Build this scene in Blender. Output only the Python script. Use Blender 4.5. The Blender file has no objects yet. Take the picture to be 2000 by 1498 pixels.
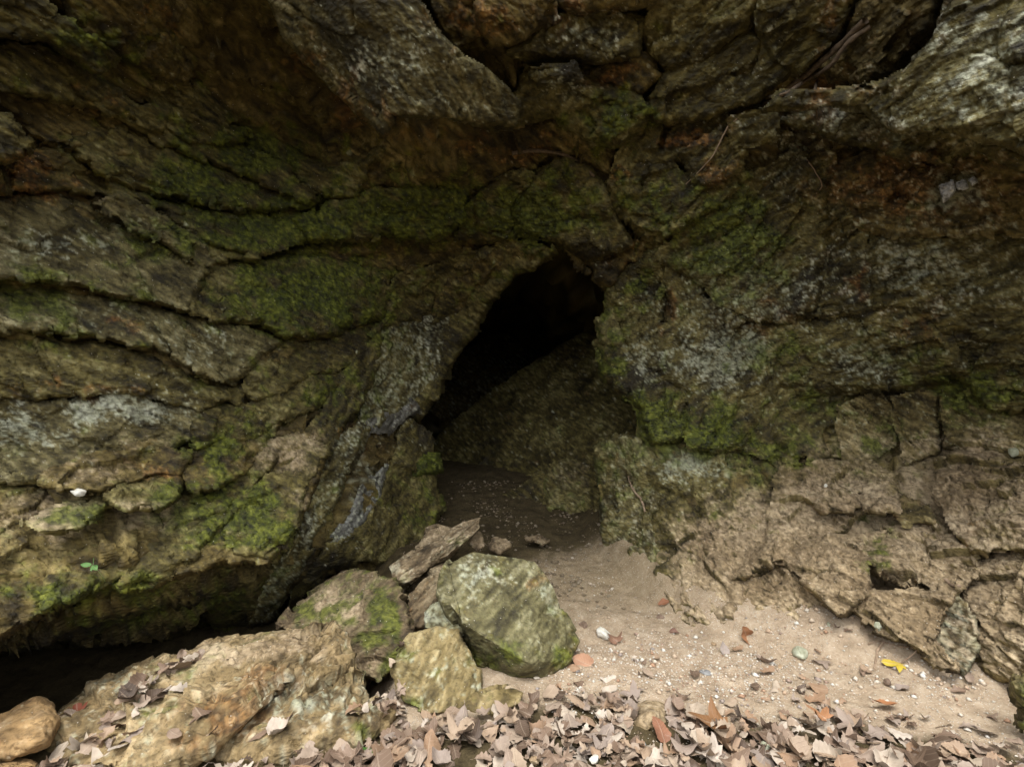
import bpy, bmesh, math, random
import numpy as np
from mathutils import Vector, Matrix

# ------------------------------------------------------------------ camera, sky, sun, exposure
scene = bpy.context.scene
CAMH, F = 1.15, 1000.0                       # eye height in metres; focal length in photo pixels (2000 wide)
cam_data = bpy.data.cameras.new('camera')
cam_data.sensor_fit = 'HORIZONTAL'; cam_data.sensor_width = 36.0; cam_data.lens = 18.0
cam_data.clip_start = 0.02; cam_data.clip_end = 500
cam = bpy.data.objects.new('camera', cam_data); scene.collection.objects.link(cam)
cam.location = (0, 0, CAMH); cam.rotation_euler = (math.radians(90), 0, 0)
scene.camera = cam

SUN_EL, SUN_AZ = 69.0, -16.0                 # overcast light from behind the camera, a little to the left
world = bpy.data.worlds.new('World'); scene.world = world; world.use_nodes = True
wt = world.node_tree; wt.nodes.clear()
wo = wt.nodes.new('ShaderNodeOutputWorld'); wb = wt.nodes.new('ShaderNodeBackground')
sky = wt.nodes.new('ShaderNodeTexSky'); sky.sky_type = 'NISHITA'; sky.sun_disc = False
sky.sun_elevation = math.radians(SUN_EL); sky.sun_rotation = math.radians(180 - SUN_AZ)
sky.dust_density = 4.0; sky.air_density = 1.0
hs = wt.nodes.new('ShaderNodeHueSaturation'); hs.inputs['Saturation'].default_value = 0.06
wt.links.new(sky.outputs[0], hs.inputs['Color']); wt.links.new(hs.outputs[0], wb.inputs[0])
wb.inputs[1].default_value = 0.15; wt.links.new(wb.outputs[0], wo.inputs[0])
sun_data = bpy.data.lights.new('sun', 'SUN'); sun_data.energy = 0.62; sun_data.angle = math.radians(24)
sun_data.color = (1.0, 0.95, 0.84)
sun = bpy.data.objects.new('sun', sun_data); scene.collection.objects.link(sun)
d = Vector((math.sin(math.radians(SUN_AZ)) * math.cos(math.radians(SUN_EL)), -math.cos(math.radians(SUN_AZ)) * math.cos(math.radians(SUN_EL)), math.sin(math.radians(SUN_EL))))
sun.rotation_euler = d.to_track_quat('Z', 'Y').to_euler(); sun.location = d * 20
vs = scene.view_settings
vs.view_transform = 'Standard'; vs.look = 'None'; vs.gamma = 1.0; vs.use_curve_mapping = False
vs.exposure = 1.44
scene.cycles.max_bounces = 5; scene.cycles.diffuse_bounces = 4; scene.cycles.glossy_bounces = 2; scene.cycles.transmission_bounces = 2
scene.render.resolution_x = 1024; scene.render.resolution_y = 766

rng = np.random.default_rng(7); random.seed(7)
COL = scene.collection

# ------------------------------------------------------------------ numpy noise
from concurrent.futures import ThreadPoolExecutor
POOL = ThreadPoolExecutor(4)
def par(fn, *arrs):                                   # small chunks stay in cache, four at a time
    n = len(arrs[0])
    if n < 4000: return fn(*arrs)
    k = max(4, n // 7000); parts = list(POOL.map(lambda a: fn(*a), zip(*[np.array_split(a, k) for a in arrs])))
    return np.concatenate(parts)
_tr = np.random.default_rng(99)
GTAB = (_tr.random((3, 4096)) * 2 - 1).astype(np.float32)
CTAB = _tr.random((7, 4096)).astype(np.float32); CTAB[3:6] = CTAB[3:6] * 2 - 1; CTAB[6] = (CTAB[6] - .5) * .8
U32 = np.uint32
def _mix(h):
    h = (h ^ (h >> U32(13))) * U32(1274126177); return (h ^ (h >> U32(16))) & U32(4095)
def gnoise(p, seed=0):
    p = p.astype(np.float32); i = np.floor(p); f = p - i; i = i.astype(np.int32).view(U32)
    w = f * f * f * (f * (f * 6 - 15) + 10)
    hx = [(i[:, 0] + U32(d_)) * U32(374761393) for d_ in (0, 1)]; hy = [(i[:, 1] + U32(d_)) * U32(668265263) for d_ in (0, 1)]; hz = [(i[:, 2] + U32(d_)) * U32(2147483647) + U32(seed * 974711 % 4294967296) for d_ in (0, 1)]
    fx, fy, fz = [(f[:, k], f[:, k] - 1) for k in range(3)]; res = []
    for dz in (0, 1):
        for dy in (0, 1):
            r = []
            for dx in (0, 1):
                h = _mix(hx[dx] + hy[dy] + hz[dz]); r.append(GTAB[0][h] * fx[dx] + GTAB[1][h] * fy[dy] + GTAB[2][h] * fz[dz])
            res.append(r[0] + (r[1] - r[0]) * w[:, 0])
    a0 = res[0] + (res[1] - res[0]) * w[:, 1]; a1 = res[2] + (res[3] - res[2]) * w[:, 1]
    return (a0 + (a1 - a0) * w[:, 2]) * 1.6
def fbm(p, octs=4, seed=0, gain=0.5, ridged=False):
    a, s, t = 1.0, np.zeros(len(p), np.float32), 0.0
    for k in range(octs):
        n = gnoise(p, seed + k * 17)
        if ridged: n = 1 - 2 * np.abs(n)
        s += a * n; t += a; a *= gain; p = p * 2.03 + 7.1
    return s / t
def facet(p, seed=0, slope=0.8):
    """chipped-stone relief: every Voronoi cell is a tilted plane"""
    p = p.astype(np.float32); i0 = np.floor(p); f = p - i0; i0 = i0.astype(np.int32)
    best = np.full(len(p), 9e9, np.float32); sec = best.copy(); bh = np.zeros(len(p), U32); bo = [np.zeros(len(p), np.float32) for _ in range(3)]
    for dx in (-1, 0, 1):
        hx = (i0[:, 0] + dx).view(U32) * U32(374761393)
        for dy in (-1, 0, 1):
            hy = hx + (i0[:, 1] + dy).view(U32) * U32(668265263)
            for dz in (-1, 0, 1):
                h = _mix(hy + (i0[:, 2] + dz).view(U32) * U32(2147483647) + U32(seed * 974711 % 4294967296))
                ox = f[:, 0] - dx - CTAB[0][h]; oy = f[:, 1] - dy - CTAB[1][h]; oz = f[:, 2] - dz - CTAB[2][h]
                dd = ox * ox + oy * oy + oz * oz; m = dd < best
                sec = np.where(m, best, np.minimum(sec, dd)); best = np.where(m, dd, best); bh = np.where(m, h, bh)
                for k, o_ in enumerate((ox, oy, oz)): np.copyto(bo[k], o_, where=m)
    hgt = CTAB[6][bh] + slope * (CTAB[3][bh] * bo[0] + CTAB[4][bh] * bo[1] + CTAB[5][bh] * bo[2])
    return hgt, np.sqrt(sec) - np.sqrt(best)
def sstep(a, b, x):
    t = np.clip((x - a) / (b - a), 0, 1); return t * t * (3 - 2 * t)

# ------------------------------------------------------------------ the shape of the hollow: distance in front of the eye at each bearing
CTRL = np.array([
 (-1400,-1500,1.3),(0,-1500,1.2),(1000,-1500,1.25),(2000,-1500,1.2),(3400,-1500,1.2),(-1400,0,1.0),(-1400,700,.95),(-1400,1500,.95),
 (3400,0,1.0),(3400,700,1.0),(3400,1500,1.0),(-500,0,1.35),(-500,700,1.5),(-500,1300,1.45),(2500,0,1.4),(2500,700,1.7),(2500,1300,1.5),
 (0,-400,1.4),(1000,-400,1.7),(2000,-400,1.4),
 (0,0,1.7),(300,0,2.0),(500,0,2.3),(650,0,2.05),(1000,0,2.1),(1300,0,2.15),(1700,0,1.95),(2000,0,1.7),
 (0,300,1.95),(300,280,2.5),(600,250,2.9),(760,240,2.55),(1000,230,2.7),(1300,230,2.6),(1600,220,2.35),(2000,260,1.95),
 (0,500,2.0),(300,480,2.5),(600,450,3.1),(900,430,3.3),(1100,440,3.3),(1300,450,3.0),(1600,450,2.75),(2000,450,2.25),
 (0,700,2.0),(300,700,2.35),(600,700,3.1),(750,700,3.6),(850,650,4.1),(1200,600,3.5),(1400,650,3.1),(1700,650,2.8),(2000,650,2.35),
 (0,950,2.08),(300,950,2.34),(550,920,2.75),(700,900,3.2),(800,900,3.7),(850,950,3.9),
 (1200,800,3.4),(1300,900,3.12),(1500,850,3.1),(1750,830,2.98),(2000,830,2.5),
 (0,1200,1.70),(250,1120,1.95),(500,1080,2.45),(650,1080,2.9),(800,1060,3.4),
 (1200,1080,3.2),(1300,1100,2.85),(1500,1050,2.7),(1700,1050,2.5),(2000,1050,2.1),
 (1350,1210,2.5),(1600,1230,2.25),(1880,1310,2.05),(2000,1300,1.85),
 (100,1320,2.6),(400,1270,3.0),(600,1200,3.2),(1000,700,4.0),(1000,1000,3.8)], float)
def tps_setup():
    xy = CTRL[:, :2] / 1000.0; n = len(xy)
    r2 = ((xy[:, None] - xy[None]) ** 2).sum(-1)
    K = np.where(r2 > 0, r2 * np.log(r2 + 1e-20), 0) + np.eye(n) * 0.004
    Pm = np.hstack([np.ones((n, 1)), xy]); A = np.zeros((n + 3, n + 3)); A[:n, :n] = K; A[:n, n:] = Pm; A[n:, :n] = Pm.T
    return xy, np.linalg.solve(A, np.concatenate([CTRL[:, 2], np.zeros(3)]))
_TX, _TW = tps_setup()
GU = np.arange(-1600, 3601, 20.0); GV = np.arange(-1700, 1801, 20.0)
def _tps(q):
    r2 = ((q[:, None] - _TX[None]) ** 2).sum(-1)
    return (np.where(r2 > 0, r2 * np.log(r2 + 1e-20), 0) @ _TW[:-3]) + _TW[-3] + q @ _TW[-2:]
_gu, _gv = np.meshgrid(GU, GV)
DGRID = np.concatenate([_tps(c) for c in np.array_split(np.stack([_gu.ravel(), _gv.ravel()], -1) / 1000.0, 20)]).reshape(_gu.shape)
def D0(u, v):
    x = np.clip((u - GU[0]) / 20, 0, len(GU) - 1.001); y = np.clip((v - GV[0]) / 20, 0, len(GV) - 1.001)
    i, j = x.astype(int), y.astype(int); fx, fy = x - i, y - j
    return (DGRID[j, i] * (1 - fx) + DGRID[j, i + 1] * fx) * (1 - fy) + (DGRID[j + 1, i] * (1 - fx) + DGRID[j + 1, i + 1] * fx) * fy
def P3(u, v, dd):
    return np.stack([(u - 1000) / F * dd, dd, CAMH - (v - 749) / F * dd], -1)
def bearing(p):
    y = np.maximum(p[:, 1], .05)
    return 1000 + p[:, 0] / y * F, 749 - (p[:, 2] - CAMH) / y * F
def at(u, v, dd): return Vector(((u - 1000) / F * dd, dd, CAMH - (v - 749) / F * dd))
def ground_h(x, y):
    h = 0.09 * sstep(2.5, 3.5, y) + 0.22 * sstep(3.3, 5.0, y) + 0.07 * sstep(1.1, 1.9, x) * sstep(1.3, 2.0, y)
    bx = np.array([.30, .58, .90, 1.38, 1.85, 3.0]); by = np.array([4.2, 3.25, 2.55, 2.28, 2.08, 1.9])
    h = h + 0.12 * sstep(-.32, .06, y - np.interp(x, bx, by)) * sstep(.45, .7, x)
    h = h - 0.40 * sstep(-.25, -.75, x + (y - 2.0) * .35) * sstep(1.75, 2.25, y)
    return h
def gz(x, y): return float(ground_h(np.array([x]), np.array([y]))[0])
def on_ground(u, v):                                   # the point of the floor seen at a bearing
    y = 1.9
    for _ in range(30):
        y = min(6, max(.8, (CAMH - gz((u - 1000) / F * y, y)) / max(.05, (v - 749) / F)))
    return Vector(((u - 1000) / F * y, y, gz((u - 1000) / F * y, y)))

# ------------------------------------------------------------------ what grows on, stains and dusts the rock (patches with a place of their own)
MOSS = [(560,440,170,60,.9),(800,415,130,55,.8),(180,90,120,70,.55),(480,300,160,60,.6),(900,400,80,50,.7),(1050,425,130,55,.9),(1440,480,110,120,.8),(1300,380,100,60,.6),
 (1260,800,80,90,.8),(1190,700,35,90,.7),(1380,840,110,60,.9),(600,580,170,70,.8),(450,1000,110,80,.62),(120,1160,170,40,.75),(520,1020,60,60,.7),(200,1150,120,35,.7),
 (1500,880,120,60,.6),(1900,760,130,70,.65),(100,580,140,70,.4),(300,470,110,40,.5),(1250,560,45,50,.8),(1710,1075,45,45,.8),(1210,230,80,60,.7),(400,370,130,60,.7),
 (660,760,70,90,.5),(430,870,90,60,.55),(260,1210,260,40,.5),(430,1170,90,50,.5),(1500,700,130,60,.5),(1770,700,130,50,.4),(900,1000,60,60,.4),(1120,800,120,70,.45),(1080,920,80,60,.35),(1600,780,80,50,.5),(1230,960,70,60,.3),(1370,1040,70,60,.3),(1000,560,100,40,.3),(700,620,80,50,.55),(820,1000,40,60,.4),(160,1000,50,20,.9),(330,970,50,20,.6),(1750,850,60,50,.5),(1340,430,90,60,.5),(1080,380,90,60,.6)]
PALE = [(1868,372,60,34,.72),(760,100,130,80,.40),(820,180,70,40,.35),(1150,60,90,45,.45),(1910,130,130,100,.42),(1680,240,150,30,.35),(1400,700,100,70,.65),(1340,910,70,40,.8),(240,800,120,30,.9),(50,840,90,50,.75),
 (1120,165,60,30,.5),(150,610,200,40,.35),(380,680,90,50,.4),(1430,560,200,90,.35),(1800,520,160,90,.35),(960,215,40,25,.5),(250,460,120,30,.35),(1290,590,60,40,.4),(1260,690,50,70,.5),(80,480,100,40,.4),
 (760,800,50,60,.45),(700,950,30,80,.5),(1220,900,40,40,.5),(1700,700,90,40,.45),(1050,420,60,40,.3),(1550,300,50,70,.3)]
RUST = [(590,110,40,60,.6),(690,215,40,50,.75),(240,632,50,20,.9),(1350,262,60,25,.8),(1215,345,40,25,.8),(1680,560,14,40,.95),(1500,572,30,25,.8),(1790,370,170,60,.75),(1480,640,90,40,.5),
 (310,930,90,25,.7),(1120,20,90,30,.6),(60,350,120,40,.7),(860,275,190,50,.45),(330,40,40,50,.7),(1050,290,130,40,.5),(180,190,60,40,.55),(1180,150,60,25,.6),(1600,200,60,60,.5),(930,30,90,60,.7),
 (700,300,120,60,.25),(1310,590,15,50,.9),(150,760,130,25,.6),(1740,900,60,30,.4),(1890,1030,40,40,.6),(700,870,60,50,.55),(1400,330,60,40,.5),(1650,70,80,60,.4),(980,470,90,18,.6),(650,480,150,30,.5),(1250,480,60,25,.5),(1790,640,60,40,.5)]
DUST = [(90,1000,170,60,.52),(560,880,80,55,.56),(300,1000,110,40,.5),(170,920,110,35,.45),(300,860,120,30,.35),(600,960,50,50,.4),(1500,1070,200,100,.9),(1700,1130,260,130,1.1),(1900,1200,160,160,1.1),
 (1640,1000,200,80,.9),(1850,980,180,90,.85),(1100,1060,110,60,.8),(1390,1165,110,70,1.05),(1060,960,90,60,.45),(220,400,60,30,.4),(1900,890,140,60,.55),(1780,880,180,60,.5),(1600,900,150,60,.45),(1990,1000,80,120,.7)]
def patches(u, v, lsts, seed=1):
    q = np.stack([u / 60, v / 60, np.full_like(u, seed)], -1)
    u = u + fbm(q, 3, seed) * 60; v = v + fbm(q + 31.7, 3, seed + 5) * 45
    out = np.zeros((len(u), len(lsts)), np.float32)
    for k, lst in enumerate(lsts):
        for (a, b, ra, rb, s) in lst:
            out[:, k] = np.maximum(out[:, k], s * np.exp(-(((u - a) / ra) ** 2 + ((v - b) / rb) ** 2) * .9))
    return out
def rock_channels(P, over=None):
    u, v = bearing(P); c = patches(u, v, (MOSS, RUST, PALE, DUST)); c[:, 0] += .07 + .10 * sstep(1250, 800, u) * sstep(-100, 300, v) - .10 * sstep(950, 1100, v)
    c[:, 2] += .16 * sstep(1250, 1500, u) * sstep(950, 750, v); c[:, 1] += .16 * sstep(1350, 1600, u) * sstep(800, 500, v)
    if over is not None:
        for k in range(4):
            if over[k] is not None: c[:, k] = over[k]
    return c
def cramp(x, stops):
    xs = [p for p, _ in stops]; return np.stack([np.interp(x, xs, [c[k] for _, c in stops]) for k in range(3)], -1)
def rock_tint(P, nz, c, tone, ang, band, grain=1.0):
    """albedo of the stone at each point: grain of the rock, rust, lichen, settled dust and moss; alpha tells dusty from bare"""
    a = math.radians(ang); ca, sa = math.cos(a), math.sin(a)
    q = np.stack([P[:, 0] * ca - P[:, 2] * sa, P[:, 1], P[:, 0] * sa + P[:, 2] * ca], -1)
    nL = .5 + .75 * fbm(P * 2.3, 3, 201); fol = .5 + .75 * fbm(q * np.array([6, 8, 6 * band]), 4, 211, .6); nM = .5 + .8 * fbm(P * 10, 4, 221, .62); nF = .5 + .8 * fbm(P * 42, 3, 231, .65); nG = .5 + .75 * fbm(q * np.array([14, 14, 60]), 2, 241)
    col = cramp(.36 * nL + .34 * fol + .18 * nM + .12 * nG, [(.34, tone[0]), (.46, tone[1]), (.57, tone[2]), (.70, tone[3])])
    def lay(col, f, new): f = f[:, None]; return col * (1 - f) + new * f
    fR = sstep(.32, .75, c[:, 1] + (nM - .5) * 1.3 + .02); col = lay(col, fR * .75, cramp(nF, [(.3, (.050, .025, .010)), (.55, (.150, .072, .026)), (.8, (.32, .17, .065))]))
    fP = sstep(.34, .80, c[:, 2] + (nF - .5) * 1.2 + (nM - .5) * .5); col = lay(col, fP * .85, cramp(nM, [(.3, (.19, .19, .13)), (.55, (.32, .33, .25)), (.8, (.52, .53, .45))]))
    up = sstep(-.35, .55, nz)
    fD = sstep(.24, .75, c[:, 3] * (.45 + .75 * up) + (nM - .5) * .7 + (nF - .5) * .2); col = lay(col, fD * .88, cramp(.5 * nF + .5 * nL, [(.3, (.225, .168, .105)), (.5, (.335, .262, .175)), (.72, (.47, .385, .275))]))
    fM = sstep(.30, .78, c[:, 0] + (nM - .5) * 1.2 + (nL - .5) * .6); col = lay(col, fM * .88, cramp(.6 * nF + .4 * nM, [(.3, (.018, .026, .004)), (.5, (.055, .070, .010)), (.72, (.118, .132, .024))]))
    col = col * np.clip(1 + 1.25 * (nF - .5) + .8 * (nG - .5) + .5 * (fol - .5), .42, 1.75)[:, None] ** (grain * (1 - .4 * fD[:, None]))
    lum = (col @ np.array([.25, .65, .10]))[:, None]; col = np.clip(lum + (col - lum) * 1.17, .003, 1)
    return np.concatenate([col, np.clip(fD - fM * .6, 0, 1)[:, None], fM[:, None]], 1)

# ------------------------------------------------------------------ materials
def nodes(name):
    m = bpy.data.materials.new(name); m.use_nodes = True; t = m.node_tree; t.nodes.clear()
    o = t.nodes.new('ShaderNodeOutputMaterial'); b = t.nodes.new('ShaderNodeBsdfPrincipled'); t.links.new(b.outputs[0], o.inputs[0])
    return m, t, b
def N(t, kind, **kw):
    n = t.nodes.new(kind)
    for k, val in kw.items(): setattr(n, k, val)
    return n
def setin(t, n, key, val):
    if hasattr(val, 'is_linked') or isinstance(val, bpy.types.NodeSocket): t.links.new(val, n.inputs[key])
    else: n.inputs[key].default_value = val
def noise(t, vec, scale, detail=4, rough=.55, dist=0):
    n = N(t, 'ShaderNodeTexNoise'); t.links.new(vec, n.inputs['Vector'])
    n.inputs['Scale'].default_value = scale; n.inputs['Detail'].default_value = detail; n.inputs['Roughness'].default_value = rough; n.inputs['Distortion'].default_value = dist
    return n.outputs['Fac']
def math_(t, op, a, b=0.0, c=0.0):
    n = N(t, 'ShaderNodeMath', operation=op); setin(t, n, 0, a); setin(t, n, 1, b)
    if op in ('MULTIPLY_ADD', 'SMOOTH_MAX'): setin(t, n, 2, c)
    return n.outputs[0]
def mapr(t, x, a, b, c=0.0, d2=1.0):
    n = N(t, 'ShaderNodeMapRange', interpolation_type='SMOOTHSTEP'); t.links.new(x, n.inputs[0])
    for i, q in enumerate((a, b, c, d2)): n.inputs[1 + i].default_value = q
    return n.outputs[0]
def mix(t, f, a, b):
    n = N(t, 'ShaderNodeMix', data_type='RGBA'); setin(t, n, 0, f)
    for k, q in ((6, a), (7, b)):
        if isinstance(q, tuple): n.inputs[k].default_value = (*q, 1)
        else: t.links.new(q, n.inputs[k])
    return n.outputs[2]
def ramp(t, x, stops):
    n = N(t, 'ShaderNodeValToRGB'); t.links.new(x, n.inputs[0]); e = n.color_ramp.elements
    while len(e) < len(stops): e.new(.5)
    for q, (p, c) in zip(e, stops): q.position = p; q.color = (*c, 1)
    return n.outputs[0]

def rock_material(name, tone, dip=0, band=6.0, bump=1.0, wet=.5, grain=1.0):
    m, t, b = nodes(name); m['dip'] = dip; SPEC[name] = (tone, dip, band, grain)
    tc = N(t, 'ShaderNodeTexCoord').outputs['Object']
    at_ = N(t, 'ShaderNodeAttribute', attribute_name='tint'); aD = at_.outputs['Alpha']
    nX = noise(t, tc, 70, 4, .7)
    col = mix(t, mapr(t, nX, .30, .52), mix(t, .55, at_.outputs['Color'], (.012, .009, .005)), at_.outputs['Color']); col = mix(t, mapr(t, nX, .55, .75, 0, .30), col, mix(t, .35, at_.outputs['Color'], (.55, .50, .38)))
    vs_ = N(t, 'ShaderNodeTexVoronoi', feature='F1'); t.links.new(tc, vs_.inputs['Vector']); vs_.inputs['Scale'].default_value = 105
    sv = N(t, 'ShaderNodeSeparateColor'); t.links.new(vs_.outputs['Color'], sv.inputs[0])
    g1 = mapr(t, vs_.outputs['Distance'], .24, .10); pick = mapr(t, math_(t, 'ADD', sv.outputs[0], math_(t, 'MULTIPLY', aD, .07)), .962, .972)
    col = mix(t, math_(t, 'MULTIPLY', g1, math_(t, 'MULTIPLY', pick, .8)), col, (.64, .60, .52))
    t.links.new(col, b.inputs['Base Color'])
    rr = math_(t, 'ADD', mapr(t, nX, .35, .65, .92 - .5 * wet, .85), math_(t, 'MULTIPLY', aD, .3))
    t.links.new(rr, b.inputs['Roughness']); b.inputs['Specular IOR Level'].default_value = .45
    bp = N(t, 'ShaderNodeBump'); bp.inputs['Strength'].default_value = .9; bp.inputs['Distance'].default_value = .010 * bump
    mp = N(t, 'ShaderNodeMapping'); t.links.new(tc, mp.inputs[0]); mp.inputs['Rotation'].default_value = (0, math.radians(dip), 0); mp.inputs['Scale'].default_value = (1, 1, 2.2)
    vb = N(t, 'ShaderNodeTexVoronoi', feature='F1'); t.links.new(mp.outputs[0], vb.inputs['Vector']); vb.inputs['Scale'].default_value = 38
    t.links.new(math_(t, 'ADD', math_(t, 'MULTIPLY', vb.outputs['Distance'], .75), math_(t, 'MULTIPLY', noise(t, tc, 75, 4, .72), .6)), bp.inputs['Height']); t.links.new(bp.outputs[0], b.inputs['Normal'])
    return m
SPEC = {}
R = math.radians
TONE_WALL = [(.022, .017, .006), (.068, .055, .018), (.138, .116, .046), (.27, .24, .125)]
TONE_BROWN = [(.025, .018, .007), (.074, .054, .019), (.148, .114, .045), (.27, .22, .11)]
TONE_PALE = [(.034, .028, .012), (.090, .075, .032), (.170, .147, .073), (.31, .28, .18)]
TONE_TAN = [(.045, .034, .014), (.115, .090, .038), (.205, .165, .082), (.34, .285, .17)]
MAT = {
 'left': rock_material('mossy_schist', TONE_WALL, 28),
 'steep': rock_material('steep_schist', TONE_WALL, -58),
 'brown': rock_material('rusty_schist', TONE_BROWN, 25),
 'pale': rock_material('pale_schist', TONE_PALE, 35),
 'right': rock_material('crumbly_schist', TONE_WALL, -30, band=4.0, bump=1.25, wet=.65),
 'bank': rock_material('dusty_bedrock', TONE_TAN, 35, band=4.5, bump=1.2, wet=.1),
}

# ------------------------------------------------------------------ mesh helpers
def mesh_obj(name, V, faces, mat, parent=None, chan=None, smooth=True, tint=None):
    me = bpy.data.meshes.new(name)
    V = np.asarray(V, np.float32); faces = np.asarray(faces, np.int32); k = faces.shape[1]
    me.vertices.add(len(V)); me.vertices.foreach_set('co', V.ravel())
    me.loops.add(faces.size); me.loops.foreach_set('vertex_index', faces.ravel())
    me.polygons.add(len(faces)); me.polygons.foreach_set('loop_start', np.arange(0, faces.size, k, dtype=np.int32)); me.polygons.foreach_set('loop_total', np.full(len(faces), k, np.int32))
    if smooth: me.polygons.foreach_set('use_smooth', np.ones(len(faces), bool))
    me.update(calc_edges=True); me.validate()
    if chan is not None:
        a = me.attributes.new('patch', 'FLOAT_COLOR', 'POINT'); a.data.foreach_set('color', np.asarray(chan, np.float32).ravel())
    if tint is not None: set_tint(me, tint)
    me.materials.append(mat)
    o = bpy.data.objects.new(name, me); COL.objects.link(o)
    if parent is not None: o.parent = parent
    return o
def set_tint(me, tint):
    tint = np.asarray(tint)[:, :4]; a = me.attributes.new('tint', 'FLOAT_COLOR', 'POINT'); a.data.foreach_set('color', np.asarray(tint, np.float32).ravel())
def tint_of(mat, P, nz, ch):
    sp = SPEC[mat.name]; return par(lambda p, z, c: rock_tint(p, z, c, *sp), P, nz, ch)
def tag(o, label=None, cat=None, group=None, kind=None):
    if label: o['label'] = label
    if cat: o['category'] = cat
    if group: o['group'] = group
    if kind: o['kind'] = kind
    return o
def empty(name, loc=(0, 0, 0)):
    o = bpy.data.objects.new(name, None); COL.objects.link(o); o.location = loc; o.empty_display_size = .1; return o
def poly_sd(u, v, poly):
    poly = np.array(poly, float); n = len(poly); dist = np.full(len(u), 1e18); ins = np.zeros(len(u), bool)
    for i in range(n):
        a, c = poly[i], poly[(i + 1) % n]; e = c - a
        wx, wy = u - a[0], v - a[1]; tt = np.clip((wx * e[0] + wy * e[1]) / (e @ e + 1e-9), 0, 1)
        dist = np.minimum(dist, (wx - e[0] * tt) ** 2 + (wy - e[1] * tt) ** 2)
        cnd = (a[1] > v) != (c[1] > v)
        xs = a[0] + (v - a[1]) * e[0] / (e[1] if abs(e[1]) > 1e-9 else 1e-9)
        ins ^= cnd & (u < xs)
    return np.sqrt(dist) * np.where(ins, 1, -1)
def relief(P, ang, amp, seed=0):
    return par(lambda p: relief_(p, ang, amp, seed), P)
def relief_(P, ang, amp, seed):
    """height of the broken surface: foliation, chipped facets and grain"""
    a = math.radians(ang); ca, sa = math.cos(a), math.sin(a)
    al = P[:, 0] * ca - P[:, 2] * sa; ac = P[:, 0] * sa + P[:, 2] * ca; dp = P[:, 1]
    q = np.stack([al, dp, ac], -1)
    w = np.stack([gnoise(q * 3.1 + 11, 3), gnoise(q * 3.1 + 53, 4), gnoise(q * 3.1 + 97, 5)], -1) * .12
    f1, e1 = facet((q + w) * np.array([3.2, 4.0, 6.5]) + seed, 21)
    f2, e2 = facet((q + w * .8) * np.array([9, 11, 20]) + seed, 22)
    n1 = fbm(q * np.array([2.5, 3, 5.5]) + seed, 3, 31)
    n2 = fbm(q * np.array([8, 9, 34]) + seed, 3, 37, ridged=True)
    f3, e3 = facet((q + w * .5) * np.array([21, 24, 46]) + seed, 23)
    lay = (ac * 13 + n1 * 1.4); fr = lay - np.floor(lay); lay = np.where(fr < .8, fr / .8, (1 - fr) / .2) - .5
    patchy = sstep(-.15, .35, gnoise(q * 2.2 + 5, 44))
    return amp * (.066 * f1 + .025 * f2 * (.5 + .8 * patchy) + .016 * n1 + .006 * n2 + .0095 * f3 * (1.3 - .6 * patchy) + .011 * lay * patchy
                  - .014 * (1 - sstep(0, .07, e1)) * patchy - .010 * (1 - sstep(0, .08, e2)) * (1.1 - patchy) - .003 * (1 - sstep(0, .12, e3)))
def grid_faces(nu, nv, keep):
    idx = np.arange(nu * nv).reshape(nv, nu)
    q = np.stack([idx[:-1, :-1], idx[1:, :-1], idx[1:, 1:], idx[:-1, 1:]], -1).reshape(-1, 4)
    q = q[keep[q].all(1)]
    used = np.unique(q); rm = np.full(nu * nv, -1); rm[used] = np.arange(len(used))
    return used, rm[q]
def grid_normals(P, nu, nv):
    G = P.reshape(nv, nu, 3); du = np.gradient(G, axis=1); dv = np.gradient(G, axis=0)
    n = np.cross(dv, du); n /= np.linalg.norm(n, axis=-1, keepdims=True) + 1e-12
    n = n.reshape(-1, 3)
    flip = (n * P).sum(-1) - n[:, 2] * CAMH > 0
    n[flip] *= -1
    return n
_sc = [0]
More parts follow.
